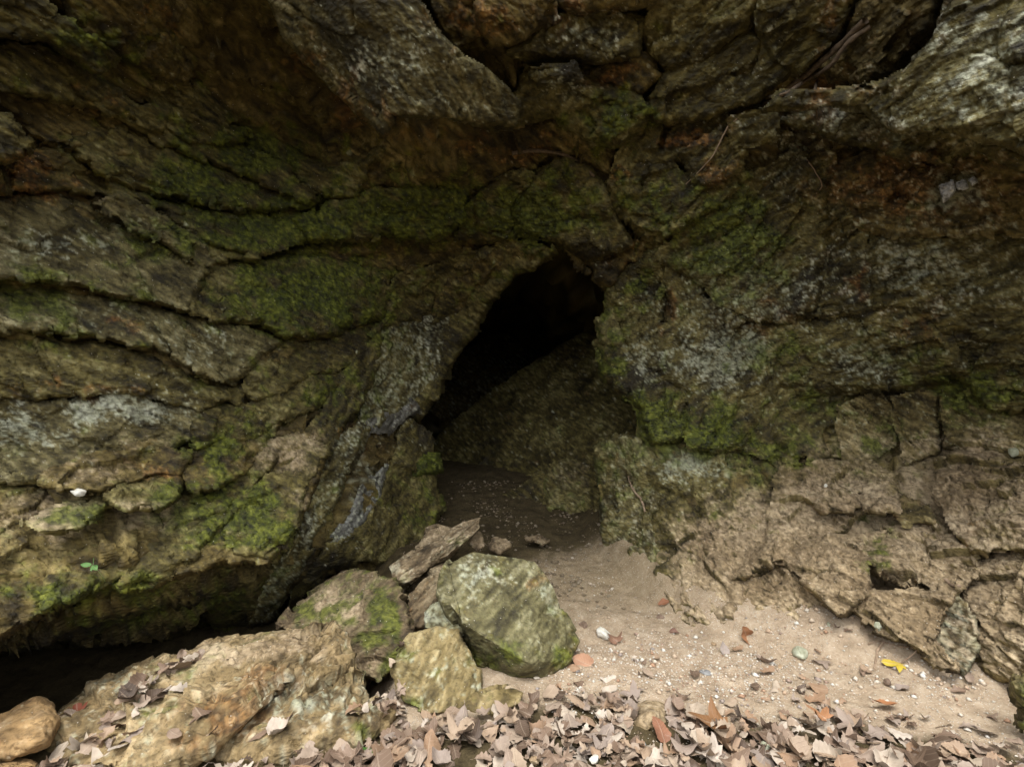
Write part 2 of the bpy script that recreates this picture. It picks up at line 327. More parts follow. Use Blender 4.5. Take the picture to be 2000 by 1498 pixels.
def slab(parent, mat, poly, ang=28, off=0.0, tilt=(0, 0), rim=20, plunge=.30, amp=1.0, depth=None, over=None, name='rock_slab', step=3.25, g=10, wob=1.0, lip=(0, 1), soft=.2):
    """one block of the wall: its outline, how far it stands out and how it leans (tilt: metres nearer towards +u / +v); it breaks off sharply on the lip side"""
    if parent is wr and mat in ('right', 'brown') and plunge <= .35: plunge *= .4; amp *= 1.1; soft = .1; g = 16
    if mat in ('left', 'pale', 'steep') or parent is wl: amp *= .66
    if parent is ceil_: amp *= .75; wob *= .55
    if mat == 'bank': amp *= 1.1; lip = (.45, .9) if lip == (0, 1) else lip
    _sc[0] += 1; s = _sc[0]; mat = MAT[mat] if isinstance(mat, str) else mat
    pa = np.array(poly, float); lo = pa.min(0) - g - 14; hi = pa.max(0) + g + 14
    us = np.arange(lo[0], hi[0] + step, step); vs2 = np.arange(lo[1], hi[1] + step, step); nu, nv = len(us), len(vs2)
    u, v = [a.ravel() for a in np.meshgrid(us, vs2)]
    sd0 = poly_sd(u, v, poly); gy, gx = np.gradient(sd0.reshape(nv, nu)); gl = np.sqrt(gx ** 2 + gy ** 2) + 1e-6; ll = math.hypot(*lip)
    out = (-(gx * lip[0] + gy * lip[1]) / gl / ll).ravel()
    q = np.stack([u / 55, v / 55, np.full_like(u, s * 3.3)], -1)
    sd = sd0 + wob * (par(lambda a: fbm(a, 2, 61, .5) * 8 + facet(a * 1.6, 62)[0] * 10, q))
    e = np.clip((sd + g) / (rim + g), 0, 1); wgt = (soft + (1 - soft) * sstep(-.35, .45, out)) * np.clip(.72 + 1.5 * par(lambda a: fbm(a, 2, 66), q * .55 + 9), .12, 1.25)
    c = (lo + hi) / 2; hw = (hi - lo) / 2
    if depth is None: dd = D0(u, v)
    else:                                            # own plane fitted through given points
        dp = np.array(depth, float); A = np.c_[np.ones(len(dp)), dp[:, :2] / 1000]
        k = np.linalg.lstsq(A, dp[:, 2], rcond=None)[0]; dd = k[0] + k[1] * u / 1000 + k[2] * v / 1000
    dd = dd + off - tilt[0] * (u - c[0]) / hw[0] - tilt[1] * (v - c[1]) / hw[1] + plunge * wgt * (1 - e) ** (2.6 + 2.2 * ((s * .618) % 1))
    P = P3(u, v, dd); n = grid_normals(P, nu, nv)
    toward = np.array([0, 0, CAMH]) - P; toward /= np.linalg.norm(toward, axis=1, keepdims=True); n = n * .55 + toward * .75; n /= np.linalg.norm(n, axis=1, keepdims=True)
    keep = sd > -g
    P[keep] = P[keep] + n[keep] * (relief(P[keep], ang, amp, s * 1.7) * (.08 + .92 * e[keep]))[:, None]
    used, fc = grid_faces(nu, nv, keep)
    if len(fc) == 0: return None
    n2_ = grid_normals(P, nu, nv)[used]; P = P[used]; ti = tint_of(mat, P, n2_[:, 2], par(lambda p: rock_channels(p, over), P))
    P = P + n2_ * (ti[:, 4] * par(lambda p: .002 + .012 * np.maximum(0, gnoise(p * 33, 77)) + .008 * gnoise(p * 75, 78), P))[:, None]    # moss cushions
    return mesh_obj(name, P, fc, mat, parent, tint=ti)

# ------------------------------------------------------------------ the hill behind the walls: one rock mass with two holes in it
OPENING = [(1085,480),(1140,532),(1192,556),(1190,600),(1170,640),(1178,740),(1215,765),(1246,810),(1236,860),(1180,905),(1182,1000),(1195,1150),(1100,1260),(850,1260),(845,1040),(835,900),(800,815),(850,755),(870,690),(905,655),(930,600),(990,540)]
GAP = [(-500,1300),(-60,1275),(60,1255),(300,1240),(420,1195),(500,1215),(560,1170),(680,1120),(760,1180),(700,1600),(-500,1600)]
def hillside():
    us = np.concatenate([np.arange(-1400, -320, 20), np.arange(-320, 2320, 7), np.arange(2320, 3401, 20)]); vs2 = np.concatenate([np.arange(-1500, -200, 20), np.arange(-200, 1500, 7), np.arange(1500, 1561, 30)])
    nu, nv = len(us), len(vs2); u, v = [a.ravel() for a in np.meshgrid(us, vs2)]
    dd = D0(u, v) + .07
    P = P3(u, v, dd); n = grid_normals(P, nu, nv); P = P + n * (relief(P, 25, 1.3, .4) + .0)[:, None]
    sd = np.maximum(poly_sd(u, v, OPENING), poly_sd(u, v, GAP)) + fbm(np.stack([u / 50, v / 50, 0 * u], -1), 3, 9) * 10
    keep = sd < 4
    used, fc = grid_faces(nu, nv, keep); rm = np.full(nu * nv, -1); rm[used] = np.arange(len(used))
    V = list(P[used]); ch = tint_of(MAT['brown'], P[used], grid_normals(P, nu, nv)[used, 2], par(rock_channels, P[used]))
    border = [j * nu for j in range(nv - 1, -1, -1)] + list(range(1, nu)) + [j * nu + nu - 1 for j in range(1, nv)]
    border = [rm[i] for i in border if rm[i] >= 0][::12]
    extra, quads = [], []
    cen = np.array([0, 0, 1.2]); nb = len(border); base = len(V)
    for st in range(3):
        for k, i in enumerate(border):
            p = V[i]; o = (p - cen) * np.array([1, 0, 1]); o /= np.linalg.norm(o)
            extra.append(p + o * (7 if st else 3) + np.array([0, [-.15, .6, 14][st], 0]))
    extra.append(np.array([0, 15, 2.0])); capi = base + len(extra) - 1
    for st in range(3):
        for k in range(nb - 1):
            a, c = (border[k], border[k + 1]) if st == 0 else (base + (st - 1) * nb + k, base + (st - 1) * nb + k + 1)
            quads.append((a, c, base + st * nb + k + 1, base + st * nb + k))
    for k in range(0, nb - 1): quads.append((base + 2 * nb + k, base + 2 * nb + k + 1, capi, capi))
    V = np.array(V + extra); me_f = [tuple(f) for f in fc]
    tri = [(q[0], q[1], q[2]) if q[2] == q[3] else q for q in quads]
    me = bpy.data.meshes.new('hillside'); me.from_pydata([tuple(p) for p in V], [], me_f + [tuple(int(x) for x in q) for q in tri])
    set_tint(me, np.concatenate([ch, np.tile([.10, .08, .04, 0, 0], (len(extra), 1))]))
    me.polygons.foreach_set('use_smooth', np.ones(len(me.polygons), bool)); me.materials.append(MAT['brown'])
    o = bpy.data.objects.new('hillside', me); COL.objects.link(o)
    tag(o, 'dark brown rock mass of the hill behind the slabs of the cave mouth', kind='structure')
hillside()

def passage():                                              # the tunnel going back into the hill
    rings, seg = 40, 72; V = []
    for k in range(rings):
        y = 4.35 + 9.0 * (k / (rings - 1)) ** 1.3; s = k / (rings - 1)
        cx, cz = .12 - .9 * s, 0.85 - .1 * s; rx, rz = 1.2 - .45 * s, 1.65 - .7 * s
        for j in range(seg):
            a = 2 * math.pi * j / seg; V.append((cx + rx * math.cos(a) + .25 * math.sin(a) * math.sin(a), y, cz + rz * math.sin(a)))
    V.append((-.8, 13.4, .7)); V = np.array(V)
    q = V * 1.0; c = np.array([0, 0, .8]); o = (V - c) * np.array([1, 0, 1]); o /= np.linalg.norm(o, axis=1, keepdims=True) + 1e-9
    V = V - o * (relief(q, 25, 2.6, 3) + fbm(q * 1.6, 3, 3) * .25)[:, None]
    fc = [(k * seg + j, k * seg + (j + 1) % seg, (k + 1) * seg + (j + 1) % seg, (k + 1) * seg + j) for k in range(rings - 1) for j in range(seg)]
    fc += [((rings - 1) * seg + j, (rings - 1) * seg + (j + 1) % seg, len(V) - 1, len(V) - 1) for j in range(seg)]
    fc = [f if f[2] != f[3] else f[:3] for f in fc]
    me = bpy.data.meshes.new('cave_passage'); me.from_pydata([tuple(p) for p in V], [], fc)
    set_tint(me, tint_of(MAT['brown'], V, 0 * V[:, 2], np.tile([.2, .2, .1, .1], (len(V), 1))))
    me.polygons.foreach_set('use_smooth', np.ones(len(me.polygons), bool)); me.materials.append(MAT['brown'])
    ob = bpy.data.objects.new('cave_passage', me); COL.objects.link(ob)
    tag(ob, 'black passage running back into the rock behind the arch', kind='structure')
passage()

# ------------------------------------------------------------------ slabs and blocks of the walls
ceil_ = tag(empty('rock_ceiling'), 'dark overhanging rock roof above the cave mouth', kind='structure')
wl = tag(empty('rock_wall_left'), 'mossy layered rock wall left of the cave mouth', kind='structure')
wr = tag(empty('rock_wall_right'), 'crumbly rock wall and dusty bank right of the cave mouth', kind='structure')
inn = tag(empty('cave_floor_slope'), 'dim rock slope rising inside the cave mouth', kind='structure')

# roof
slab(ceil_, 'pale', [(470,-140),(560,75),(650,170),(752,264),(768,226),(870,225),(925,240),(1000,245),(1012,200),(960,150),(900,110),(850,60),(815,0),(800,-140)], 38, -.17, (-.08,.24), 6, .6, lip=(-.75, .65), soft=.1, wob=.5)
slab(ceil_, 'pale', [(590,85),(640,108),(715,128),(770,215),(830,212),(880,200),(880,120),(830,60),(700,30),(600,40)], 38, -.20, (-.03,.13), 14, .2)
slab(ceil_, 'brown', [(930,10),(1000,-30),(1070,-20),(1090,40),(1000,90),(960,92),(940,60)], 20, -.07, (0,.05), 18)
slab(ceil_, 'brown', [(800,-140),(940,-140),(930,10),(945,70),(900,105),(850,55)], 40, .03, (0,.04), 14)
slab(ceil_, 'right', [(1000,105),(1060,62),(1110,32),(1200,20),(1262,40),(1250,110),(1180,130),(1110,122),(1040,118)], 15, -.06, (0,.06), 20)
slab(ceil_, 'brown', [(1080,-140),(1300,-140),(1290,10),(1200,20),(1110,28),(1090,10)], -10, -.02, (0,.05), 18)
slab(ceil_, 'right', [(915,236),(950,192),(1010,182),(1030,130),(1120,125),(1180,162),(1240,182),(1270,222),(1250,250),(1200,292),(1150,272),(1080,222),(1010,246),(950,252)], 10, -.08, (0,.10), 22, .4)
slab(ceil_, 'right', [(1040,135),(1120,128),(1135,160),(1090,175),(1040,165)], 5, -.15, (0,.02), 16, .12)
slab(ceil_, 'brown', [(1120,125),(1180,130),(1260,110),(1290,150),(1250,185),(1180,165)], 0, -.02, (0,.05), 16)
slab(ceil_, 'right', [(1262,40),(1300,-20),(1420,-140),(1500,-20),(1460,60),(1380,120),(1300,150),(1265,110)], -40, .0, (0,.04), 20)
slab(ceil_, 'right', [(1300,150),(1380,120),(1460,60),(1500,80),(1540,140),(1480,200),(1400,225),(1300,240),(1260,220)], -40, -.03, (0,.06), 20)
slab(ceil_, 'right', [(1500,-140),(1730,-140),(1640,80),(1560,150),(1510,120),(1480,60)], -45, -.03, (0,.03), 18)
slab(ceil_, 'bank', [(1730,-140),(1860,-140),(1830,60),(1760,130),(1690,170),(1620,170),(1600,130),(1660,70)], -45, -.02, (.0,.04), 24, over=(.1,.2,.1,.2))
slab(ceil_, 'right', [(1490,215),(1530,182),(1600,178),(1700,175),(1770,140),(1840,60),(1870,-140),(2300,-140),(2300,312),(2000,298),(1900,268),(1840,246),(1780,264),(1720,240),(1690,216),(1600,204)], -8, -.18, (.0,.24), 12, .5)
slab(ceil_, 'right', [(1830,70),(1900,40),(2300,30),(2300,200),(1960,190),(1860,180),(1800,150)], -14, -.16, (.02,.06), 20, .16)
slab(ceil_, 'right', [(1515,235),(1600,215),(1700,225),(1780,268),(1880,262),(2300,318),(2300,362),(1990,332),(1900,292),(1850,310),(1800,318),(1700,287),(1600,262)], 10, -.10, (0,.06), 8, .4)
slab(ceil_, 'brown', [(330,-140),(475,-140),(650,190),(752,272),(700,335),(600,312),(480,250),(380,170),(320,60)], 40, .14, (0,.05), 16)
DPL = [(0,950,2.08),(300,950,2.34),(550,920,2.75),(0,1235,1.66),(250,1145,1.93),(520,1092,2.40)]     # plane of the big lower left block
# left upper bands
slab(wl, 'left', [(-300,-140),(60,-10),(150,55),(215,110),(190,140),(90,90),(-300,30)], 33, -.05, (0,.05), 16)
slab(wl, 'brown', [(60,-140),(340,-140),(330,60),(380,160),(300,150),(215,100),(140,40)], 40, .0, (0,.05), 16)
slab(wl, 'left', [(-300,45),(90,100),(190,150),(270,205),(390,235),(480,262),(430,292),(300,258),(130,200),(-300,140)], 28, -.02, (0,.06), 14)
slab(wl, 'left', [(215,105),(300,150),(390,165),(470,245),(430,250),(300,210),(240,170)], 30, .02, (0,.06), 12)
slab(wl, 'left', [(-300,185),(20,228),(60,282),(45,305),(0,312),(-300,325)], 30, -.10, (.02,.06), 14)
slab(wl, 'brown', [(40,170),(130,205),(250,240),(230,262),(110,290),(60,275),(20,222)], 28, .03, (0,.05), 12)
slab(wl, 'left', [(270,220),(400,238),(490,300),(530,310),(562,332),(618,392),(540,372),(420,320),(300,272)], 30, -.05, (0,.07), 10)
slab(wl, 'left', [(380,232),(480,240),(560,290),(640,335),(690,332),(740,300),(700,380),(640,385),(600,370),(560,328),(480,292)], 25, .02, (0,.06), 12)
slab(wl, 'left', [(110,270),(250,250),(400,325),(500,365),(605,395),(560,412),(420,408),(300,384),(190,345)], 25, -.03, (0,.06), 14)
slab(wl, 'left', [(-300,330),(60,300),(120,285),(200,350),(300,390),(360,420),(230,385),(130,372),(-300,385)], 20, .01, (0,.04), 14)
slab(wl, 'left', [(350,425),(480,415),(580,412),(604,450),(562,482),(480,502),(405,472)], 15, -.06, (0,.08), 14)
slab(wl, 'left', [(575,430),(650,400),(740,372),(830,372),(905,382),(912,440),(850,462),(760,462),(650,462),(600,460)], -10, -.05, (0,.08), 14)
slab(wl, 'brown', [(640,340),(750,285),(860,255),(950,262),(1040,330),(1010,370),(900,380),(780,372),(690,385)], -5, .06, (0,.05), 16)
slab(wl, 'brown', [(1000,255),(1090,235),(1150,275),(1210,300),(1200,360),(1150,325),(1090,305),(1040,320)], 10, .05, (0,.05), 16)
# left rows of slabs with sharp lower lips
slab(wl, 'pale', [(190,402),(232,385),(300,420),(365,455),(412,512),(400,524),(330,482),(250,440)], 32, -.08, (0,.03), 8, .2)
slab(wl, 'left', [(290,392),(420,410),(405,470),(480,505),(412,512),(365,452),(300,415)], 25, -.02, (0,.05), 10)
slab(wl, 'pale', [(-300,392),(100,382),(185,405),(245,445),(330,488),(400,528),(385,560),(368,607),(270,588),(150,562),(60,550),(-300,535)], 20, -.02, (0,.09), 9, .3)
slab(wl, 'left', [(385,562),(420,522),(520,502),(640,508),(720,530),(764,562),(752,620),(680,642),(600,662),(548,648),(480,632),(430,620),(372,607)], 18, -.06, (0,.10), 26, .4)
slab(wl, 'pale', [(-300,548),(60,560),(150,574),(200,590),(290,602),(300,640),(330,690),(240,668),(100,650),(-300,636)], 18, .0, (0,.08), 9, .3)
slab(wl, 'pale', [(292,612),(370,618),(430,632),(512,662),(540,672),(502,702),(452,747),(400,737),(332,692)], 25, -.05, (0,.09), 16, .35)
slab(wl, 'left', [(-300,652),(80,662),(240,678),(320,712),(400,745),(448,758),(500,760),(470,792),(380,802),(250,762),(100,782),(-300,772)], 15, .01, (0,.07), 10)
slab(wl, 'left', [(505,705),(560,665),(660,645),(740,640),(730,700),(650,720),(560,760),(500,790),(470,770)], -35, .0, (0,.06), 12)
slab(wl, 'pale', [(-300,775),(100,786),(245,768),(330,790),(425,802),(390,862),(300,882),(150,902),(60,935),(-300,945)], 8, -.03, (0,.05), 14)
slab(wl, 'left', [(370,800),(470,795),(560,750),(650,722),(700,740),(600,800),(500,850),(380,870)], -30, -.02, (0,.07), 12)
slab(wl, 'brown', [(70,932),(180,890),(300,862),(372,892),(350,922),(260,942),(200,952),(110,952)], -8, -.08, (0,.06), 10, .2)
slab(wl, 'left', [(205,972),(300,932),(352,915),(342,972),(302,992),(240,986)], -15, -.10, (0,.07), 10, .2)
slab(wl, 'left', [(45,1020),(110,990),(200,978),(210,990),(160,1030),(90,1040)], -25, -.07, (0,.03), 10, .15)
slab(wl, 'brown', [(-300,945),(70,950),(250,985),(360,960),(430,930),(500,870),(600,850),(635,880),(602,982),(562,1062),(522,1097),(440,1092),(350,1122),(262,1157),(190,1142),(100,1192),(0,1242),(-300,1262)], -35, -.03, (0,.0), 6, .6, depth=DPL)
slab(wl, 'left', [(560,1060),(600,960),(640,880),(600,868),(540,950),(500,1040),(520,1092)], -55, -.06, (.02,.01), 8, .2, lip=(.6, .8), depth=DPL)
slab(wl, 'left', [(380,1000),(450,940),(520,880),(540,900),(470,980),(420,1040),(370,1090),(330,1085)], -50, -.06, (.02,.01), 8, .2, lip=(.6, .8), depth=DPL)
slab(wl, 'left', [(90,1115),(200,1062),(290,1060),(250,1120),(180,1142),(90,1188)], -35, -.05, (.01,.01), 8, .2, lip=(.4, .9), depth=DPL)
slab(wl, 'left', [(290,1060),(380,1000),(470,930),(500,960),(430,1030),(380,1090),(300,1130),(240,1140)], -50, -.06, (.01,.0), 12, .15, depth=DPL, lip=(.6, .8))
slab(wl, 'left', [(440,1000),(520,930),(590,940),(570,1040),(520,1090),(460,1080)], -55, -.07, (.02,.0), 12, .15, depth=DPL, lip=(.6, .8))
slab(wl, 'brown', [(330,900),(420,865),(500,850),(540,830),(500,900),(430,950),(370,960)], -40, -.06, (0,.05), 10, .2)
slab(wl, 'steep', [(600,850),(640,790),(700,690),(745,640),(735,720),(700,800),(650,880),(615,900)], -60, -.02, (.04,0), 12, .3)
slab(wl, 'steep', [(740,640),(800,625),(868,630),(870,690),(850,740),(800,790),(745,832),(700,832),(712,770)], -58, -.03, (.05,.03), 16, .4, over=(None,.2,.45,None))
slab(wl, 'steep', [(640,885),(700,830),(722,838),(690,905),(640,1003),(582,1122),(522,1212),(490,1222),(560,1082),(612,972)], -62, -.05, (.05,.0), 10, .4, over=(.25,.15,.40,0))
slab(wl, 'brown', [(705,842),(800,832),(790,900),(722,962),(662,1082),(600,1132),(662,982)], -60, .08, (0,.0), 14, .3)
slab(wl, 'steep', [(765,900),(800,825),(832,852),(858,1002),(832,1062),(780,1102),(720,1092),(640,1112),(562,1192),(640,1062),(722,1022),(748,962)], -70, .0, (.06,.0), 14, .4)
slab(wl, 'left', [(800,900),(850,895),(860,915),(815,925)], -10, -.08, (0,.02), 8, .15, over=(.9,.2,.2,0))
# pale drapery of flowstone on the left wall
fmat = rock_material('pale_flowstone', [(.045,.040,.030),(.10,.095,.080),(.18,.178,.160),(.30,.305,.285)], -62, band=9, bump=.8, wet=.8)
slab(wl, fmat, [(752,912),(738,926),(716,960),(702,992),(652,1058),(684,1044),(716,1008),(738,966)], -62, .0, (.03,.0), 8, .10, .8, over=(.1,.1,.35,0), name='flowstone', step=2.4)
slab(wl, fmat, [(700,835),(760,815),(800,795),(815,800),(770,830),(745,842)], -20, -.04, (.03,.0), 8, .12, .5, over=(.1,.1,.2,0), name='flowstone', step=2.6)
# underside of the left ledge
slab(wl, 'left', [(-300,1266),(100,1206),(200,1156),(350,1132),(520,1102),(562,1086),(542,1162),(492,1226),(420,1202),(342,1252),(300,1242),(220,1262),(170,1257),(60,1262),(-300,1292)], -20, .24, (0,-.03), 8, .5)
slab(wl, 'brown', [(-300,1240),(60,1225),(180,1180),(250,1160),(230,1200),(140,1235),(40,1262),(-300,1282)], -20, .14, (0,-.03), 8, .3)
slab(wl, 'left', [(400,1205),(470,1165),(540,1160),(500,1215),(470,1240),(430,1235)], -20, .16, (0,-.03), 8, .3)
# arch
slab(wl, 'brown', [(560,492),(640,466),(760,464),(900,462),(1000,470),(930,500),(850,525),(760,548),(700,520),(620,506)], -12, .03, (0,.04), 14)
slab(wl, 'left', [(750,560),(850,522),(930,492),(1000,474),(1060,474),(1088,492),(1000,542),(942,602),(916,660),(880,692),(862,762),(818,812),(790,800),(840,745),(862,690),(860,640),(790,630),(740,645)], -55, -.05, (.02,.0), 10, .4, lip=(.7, .7), soft=.1)
slab(wl, 'brown', [(850,560),(930,500),(1010,482),(1060,488),(990,530),(930,580),(880,630),(840,640)], -45, -.06, (.05,.0), 12, .3)
slab(ceil_, 'right', [(895,462),(920,402),(960,362),(1020,332),(1042,346),(1012,402),(1000,467),(950,474)], 10, -.04, (0,.06), 14, .4)
slab(ceil_, 'right', [(995,470),(1012,402),(1042,342),(1100,312),(1152,332),(1192,382),(1212,442),(1232,482),(1200,502),(1150,512),(1100,484),(1050,467)], 10, -.07, (0,.08), 20, .5)
slab(wr, 'right', [(1190,332),(1230,302),(1300,322),(1360,352),(1440,312),(1472,352),(1420,402),(1350,442),(1290,467),(1240,462),(1205,412)], -32, -.07, (.0,.08), 16, .4)
slab(wr, 'right', [(1200,362),(1210,312),(1240,252),(1300,242),(1380,227),(1442,237),(1400,275),(1340,305),(1290,318),(1230,305)], -30, -.02, (0,.06), 14)
slab(wr, 'right', [(1340,302),(1400,272),(1456,284),(1442,322),(1400,352),(1360,347)], -30, -.10, (0,.05), 12, .2)
slab(wr, 'right', [(1432,236),(1500,222),(1512,262),(1456,277),(1430,262)], -20, -.07, (0,.03), 10, .2)
slab(wr, 'brown', [(1140,510),(1200,500),(1240,470),(1300,470),(1330,490),(1290,520),(1230,522),(1195,560),(1160,545)], -20, -.02, (0,.05), 12, .4)
slab(wr, 'right', [(1188,572),(1230,522),(1288,492),(1296,540),(1300,602),(1292,642),(1240,642),(1205,625)], -60, -.05, (-.04,.02), 16, .4)
slab(wr, 'right', [(1310,500),(1350,505),(1370,560),(1360,610),(1325,620),(1310,570)], -70, -.02, (-.03,.02), 14, .3)
slab(wr, 'right', [(1170,630),(1192,610),(1232,682),(1292,732),(1350,762),(1372,852),(1300,872),(1272,872),(1250,802),(1212,762),(1180,742),(1170,682)], -65, -.05, (-.06,.0), 18, .5)
slab(wr, 'right', [(1198,600),(1292,640),(1340,622),(1400,582),(1500,622),(1522,742),(1482,802),(1420,862),(1350,872),(1355,770),(1300,730),(1235,680)], -50, -.06, (-.03,.04), 22, .3)
slab(wr, 'right', [(1300,500),(1340,452),(1420,402),(1480,352),(1560,302),(1600,380),(1600,500),(1590,612),(1500,622),(1420,592),(1350,532)], -40, -.04, (0,.05), 20, .35)
slab(wr, 'right', [(1500,262),(1600,270),(1640,340),(1680,432),(1700,520),(1700,602),(1590,612),(1602,500),(1590,380),(1540,310)], -50, .0, (0,.04), 18)
slab(wr, 'brown', [(1600,272),(1700,292),(1800,326),(1900,302),(2300,370),(2300,462),(1900,452),(1750,452),(1680,432),(1635,342)], 6, .0, (0,.07), 12, .35)
slab(wr, 'right', [(1700,458),(1900,462),(2300,474),(2300,642),(1950,662),(1850,640),(1770,590),(1710,600)], 5, -.03, (0,.05), 14, .35)
slab(wr, 'right', [(1500,625),(1620,612),(1770,592),(1850,642),(1882,722),(1750,762),(1600,762),(1522,742)], 12, -.03, (0,.05), 16, .35)
slab(wr, 'right', [(1850,645),(2300,625),(2300,802),(1950,792),(1882,742)], 10, -.04, (0,.05), 16, .35)
# bank on the right: blocks and stepped plates
slab(wr, 'right', [(1480,800),(1530,742),(1640,765),(1640,880),(1560,890),(1450,872),(1400,866)], -30, .0, (0,.05), 16)
slab(wr, 'bank', [(1638,800),(1720,765),(1762,850),(1702,892),(1650,892)], 60, -.01, (-.03,.03), 12, .1, over=(None,.1,.2,None))
slab(wr, 'bank', [(1740,775),(1832,770),(1838,882),(1772,902)], 70, -.01, (-.03,.03), 12, .1, over=(None,.2,.2,None))
slab(wr, 'bank', [(1846,770),(1960,760),(2300,770),(2300,892),(1900,882),(1850,872)], 65, -.01, (-.03,.03), 12, .1, over=(None,.1,.2,None))
slab(wr, 'right', [(1165,882),(1200,852),(1262,872),(1300,922),(1292,982),(1286,1062),(1276,1160),(1225,1150),(1188,1100),(1175,1002)], 80, -.03, (-.05,.08), 14, .45, over=(.35,.1,.35,.30))
slab(wr, 'right', [(1280,932),(1350,892),(1450,872),(1530,882),(1540,980),(1500,1060),(1450,1130),(1420,1240),(1345,1232),(1284,1165),(1266,1082),(1292,1002)], 65, -.01, (-.03,.03), 16, .3)
slab(wr, 'bank', [(1530,890),(1575,920),(1580,980),(1610,1000),(1700,995),(1620,1060),(1540,1090),(1500,1120),(1440,1130),(1500,1060)], 40, -.03, (.0,.03), 16)
slab(wr, 'bank', [(1568,922),(1600,900),(1657,905),(1682,992),(1612,997),(1575,972)], 65, -.09, (.03,.05), 10, .16)
slab(wr, 'bank', [(1660,905),(1702,908),(1748,930),(1754,997),(1692,992)], 65, -.08, (.03,.05), 9, .16)
slab(wr, 'bank', [(1742,962),(1800,990),(1824,1022),(1772,1024),(1745,992)], 45, -.06, (-.02,.04), 8, .25, over=(.1,.3,.1,.2))
slab(wr, 'bank', [(1830,902),(1900,882),(2300,884),(2300,1082),(1960,1072),(1900,1084),(1860,1032),(1835,962)], 65, -.04, (-.04,.06), 14, .2)
slab(wr, 'bank', [(1400,1205),(1440,1130),(1540,1100),(1590,1150),(1640,1200),(1700,1240),(1770,1330),(1600,1330),(1500,1290),(1410,1285)], 40, .0, (0,.02), 16, .15)
slab(wr, 'bank', [(1530,1102),(1570,1062),(1650,1050),(1702,1100),(1692,1162),(1640,1202),(1590,1152)], 40, -.10, (.03,.06), 8, .22)
slab(wr, 'bank', [(1658,1050),(1732,1040),(1792,1132),(1772,1152),(1702,1102)], 50, -.08, (.03,.05), 8, .18)
slab(wr, 'bank', [(1730,1030),(1830,1020),(1900,1084),(1910,1110),(1860,1170),(1790,1140)], 35, -.05, (.02,.04), 12, .25)
slab(wr, 'bank', [(1640,1172),(1700,1160),(1790,1150),(1860,1172),(1832,1252),(1872,1312),(1800,1282),(1700,1232)], 38, -.15, (.03,.07), 6, .4)
slab(wr, 'bank', [(1690,1235),(1790,1275),(1872,1318),(1840,1322),(1760,1300),(1700,1262)], 38, -.06, (.02,.03), 6, .25)
slab(wr, 'bank', [(1824,1222),(1866,1165),(1902,1205),(1900,1290),(1885,1312),(1850,1292)], 20, -.12, (.0,.06), 8, .3, .4, over=(.05,.2,.6,.4))
slab(wr, 'bank', [(1880,1120),(1960,1070),(2300,1062),(2300,1420),(1990,1345),(1930,1320),(1890,1290)], 30, -.07, (.02,.04), 16, .2)
slab(wr, 'right', [(1986,1330),(2300,1280),(2300,1440),(1998,1402)], 60, -.25, (.0,.02), 12, .3, over=(.45,.1,.15,.4))
# inside the mouth
slab(inn, 'left', [(848,868),(940,785),(1000,740),(1100,680),(1172,640),(1260,700),(1300,860),(1290,1010),(1180,1050),(1010,1070),(900,1060),(850,960)], -36, 0, (0,0), 16, .4, depth=[(850,880,5.9),(1170,650,5.4),(1000,980,4.6),(1240,860,4.1)], over=(.12,.15,.10,.10), amp=.8, wob=.6)
slab(inn, 'left', [(895,1055),(960,1000),(1030,945),(1110,893),(1200,845),(1260,900),(1250,1100),(1150,1115),(1060,1095),(960,1085)], -36, 0, (0,0), 14, .4, depth=[(900,1050,4.0),(1200,850,4.5),(1230,1080,3.5),(1060,1090,3.65)], amp=.8, over=(.25,.2,.1,.22), wob=.7)
slab(inn, 'left', [(1075,935),(1110,898),(1150,905),(1165,960),(1120,1000),(1080,990)], -36, -.07, (0,0), 8, .2, depth=[(900,1050,4.0),(1200,850,4.5),(1230,1080,3.5),(1060,1090,3.65)], amp=.8, over=(.35,.15,.2,.3))
slab(inn, 'brown', [(840,640),(960,640),(1040,700),(960,790),(840,880),(800,820)], -30, 0, (0,0), 20, .4, depth=[(850,800,8.4),(1000,700,8.8),(900,650,8.9)], over=(.1,.1,.3,0), amp=.6)

# quartz pocket in the right wall
MAT['quartz'] = rock_material('blue_white_quartz', [(.16, .16, .18), (.42, .44, .50), (.70, .73, .80), (.88, .90, .95)], 40, band=2, bump=1.5, wet=1.0)
slab(wr, 'quartz', [(1836,364),(1860,353),(1867,371),(1858,384),(1843,396)], 40, -.03, (0,.01), 4, .08, .8, over=(0,.1,.1,0), name='quartz', step=2.0, g=2, wob=.5)
slab(wr, 'quartz', [(1867,354),(1884,353),(1888,366),(1872,370)], 20, -.03, (0,.01), 4, .08, .8, over=(0,.3,.1,0), name='quartz', step=2.0, g=2, wob=.5)
slab(wr, 'quartz', [(1892,352),(1902,346),(1910,355),(1900,362)], 20, -.035, (0,.01), 4, .08, .6, over=(0,.0,.2,0), name='quartz', step=1.8, g=2, wob=.3)

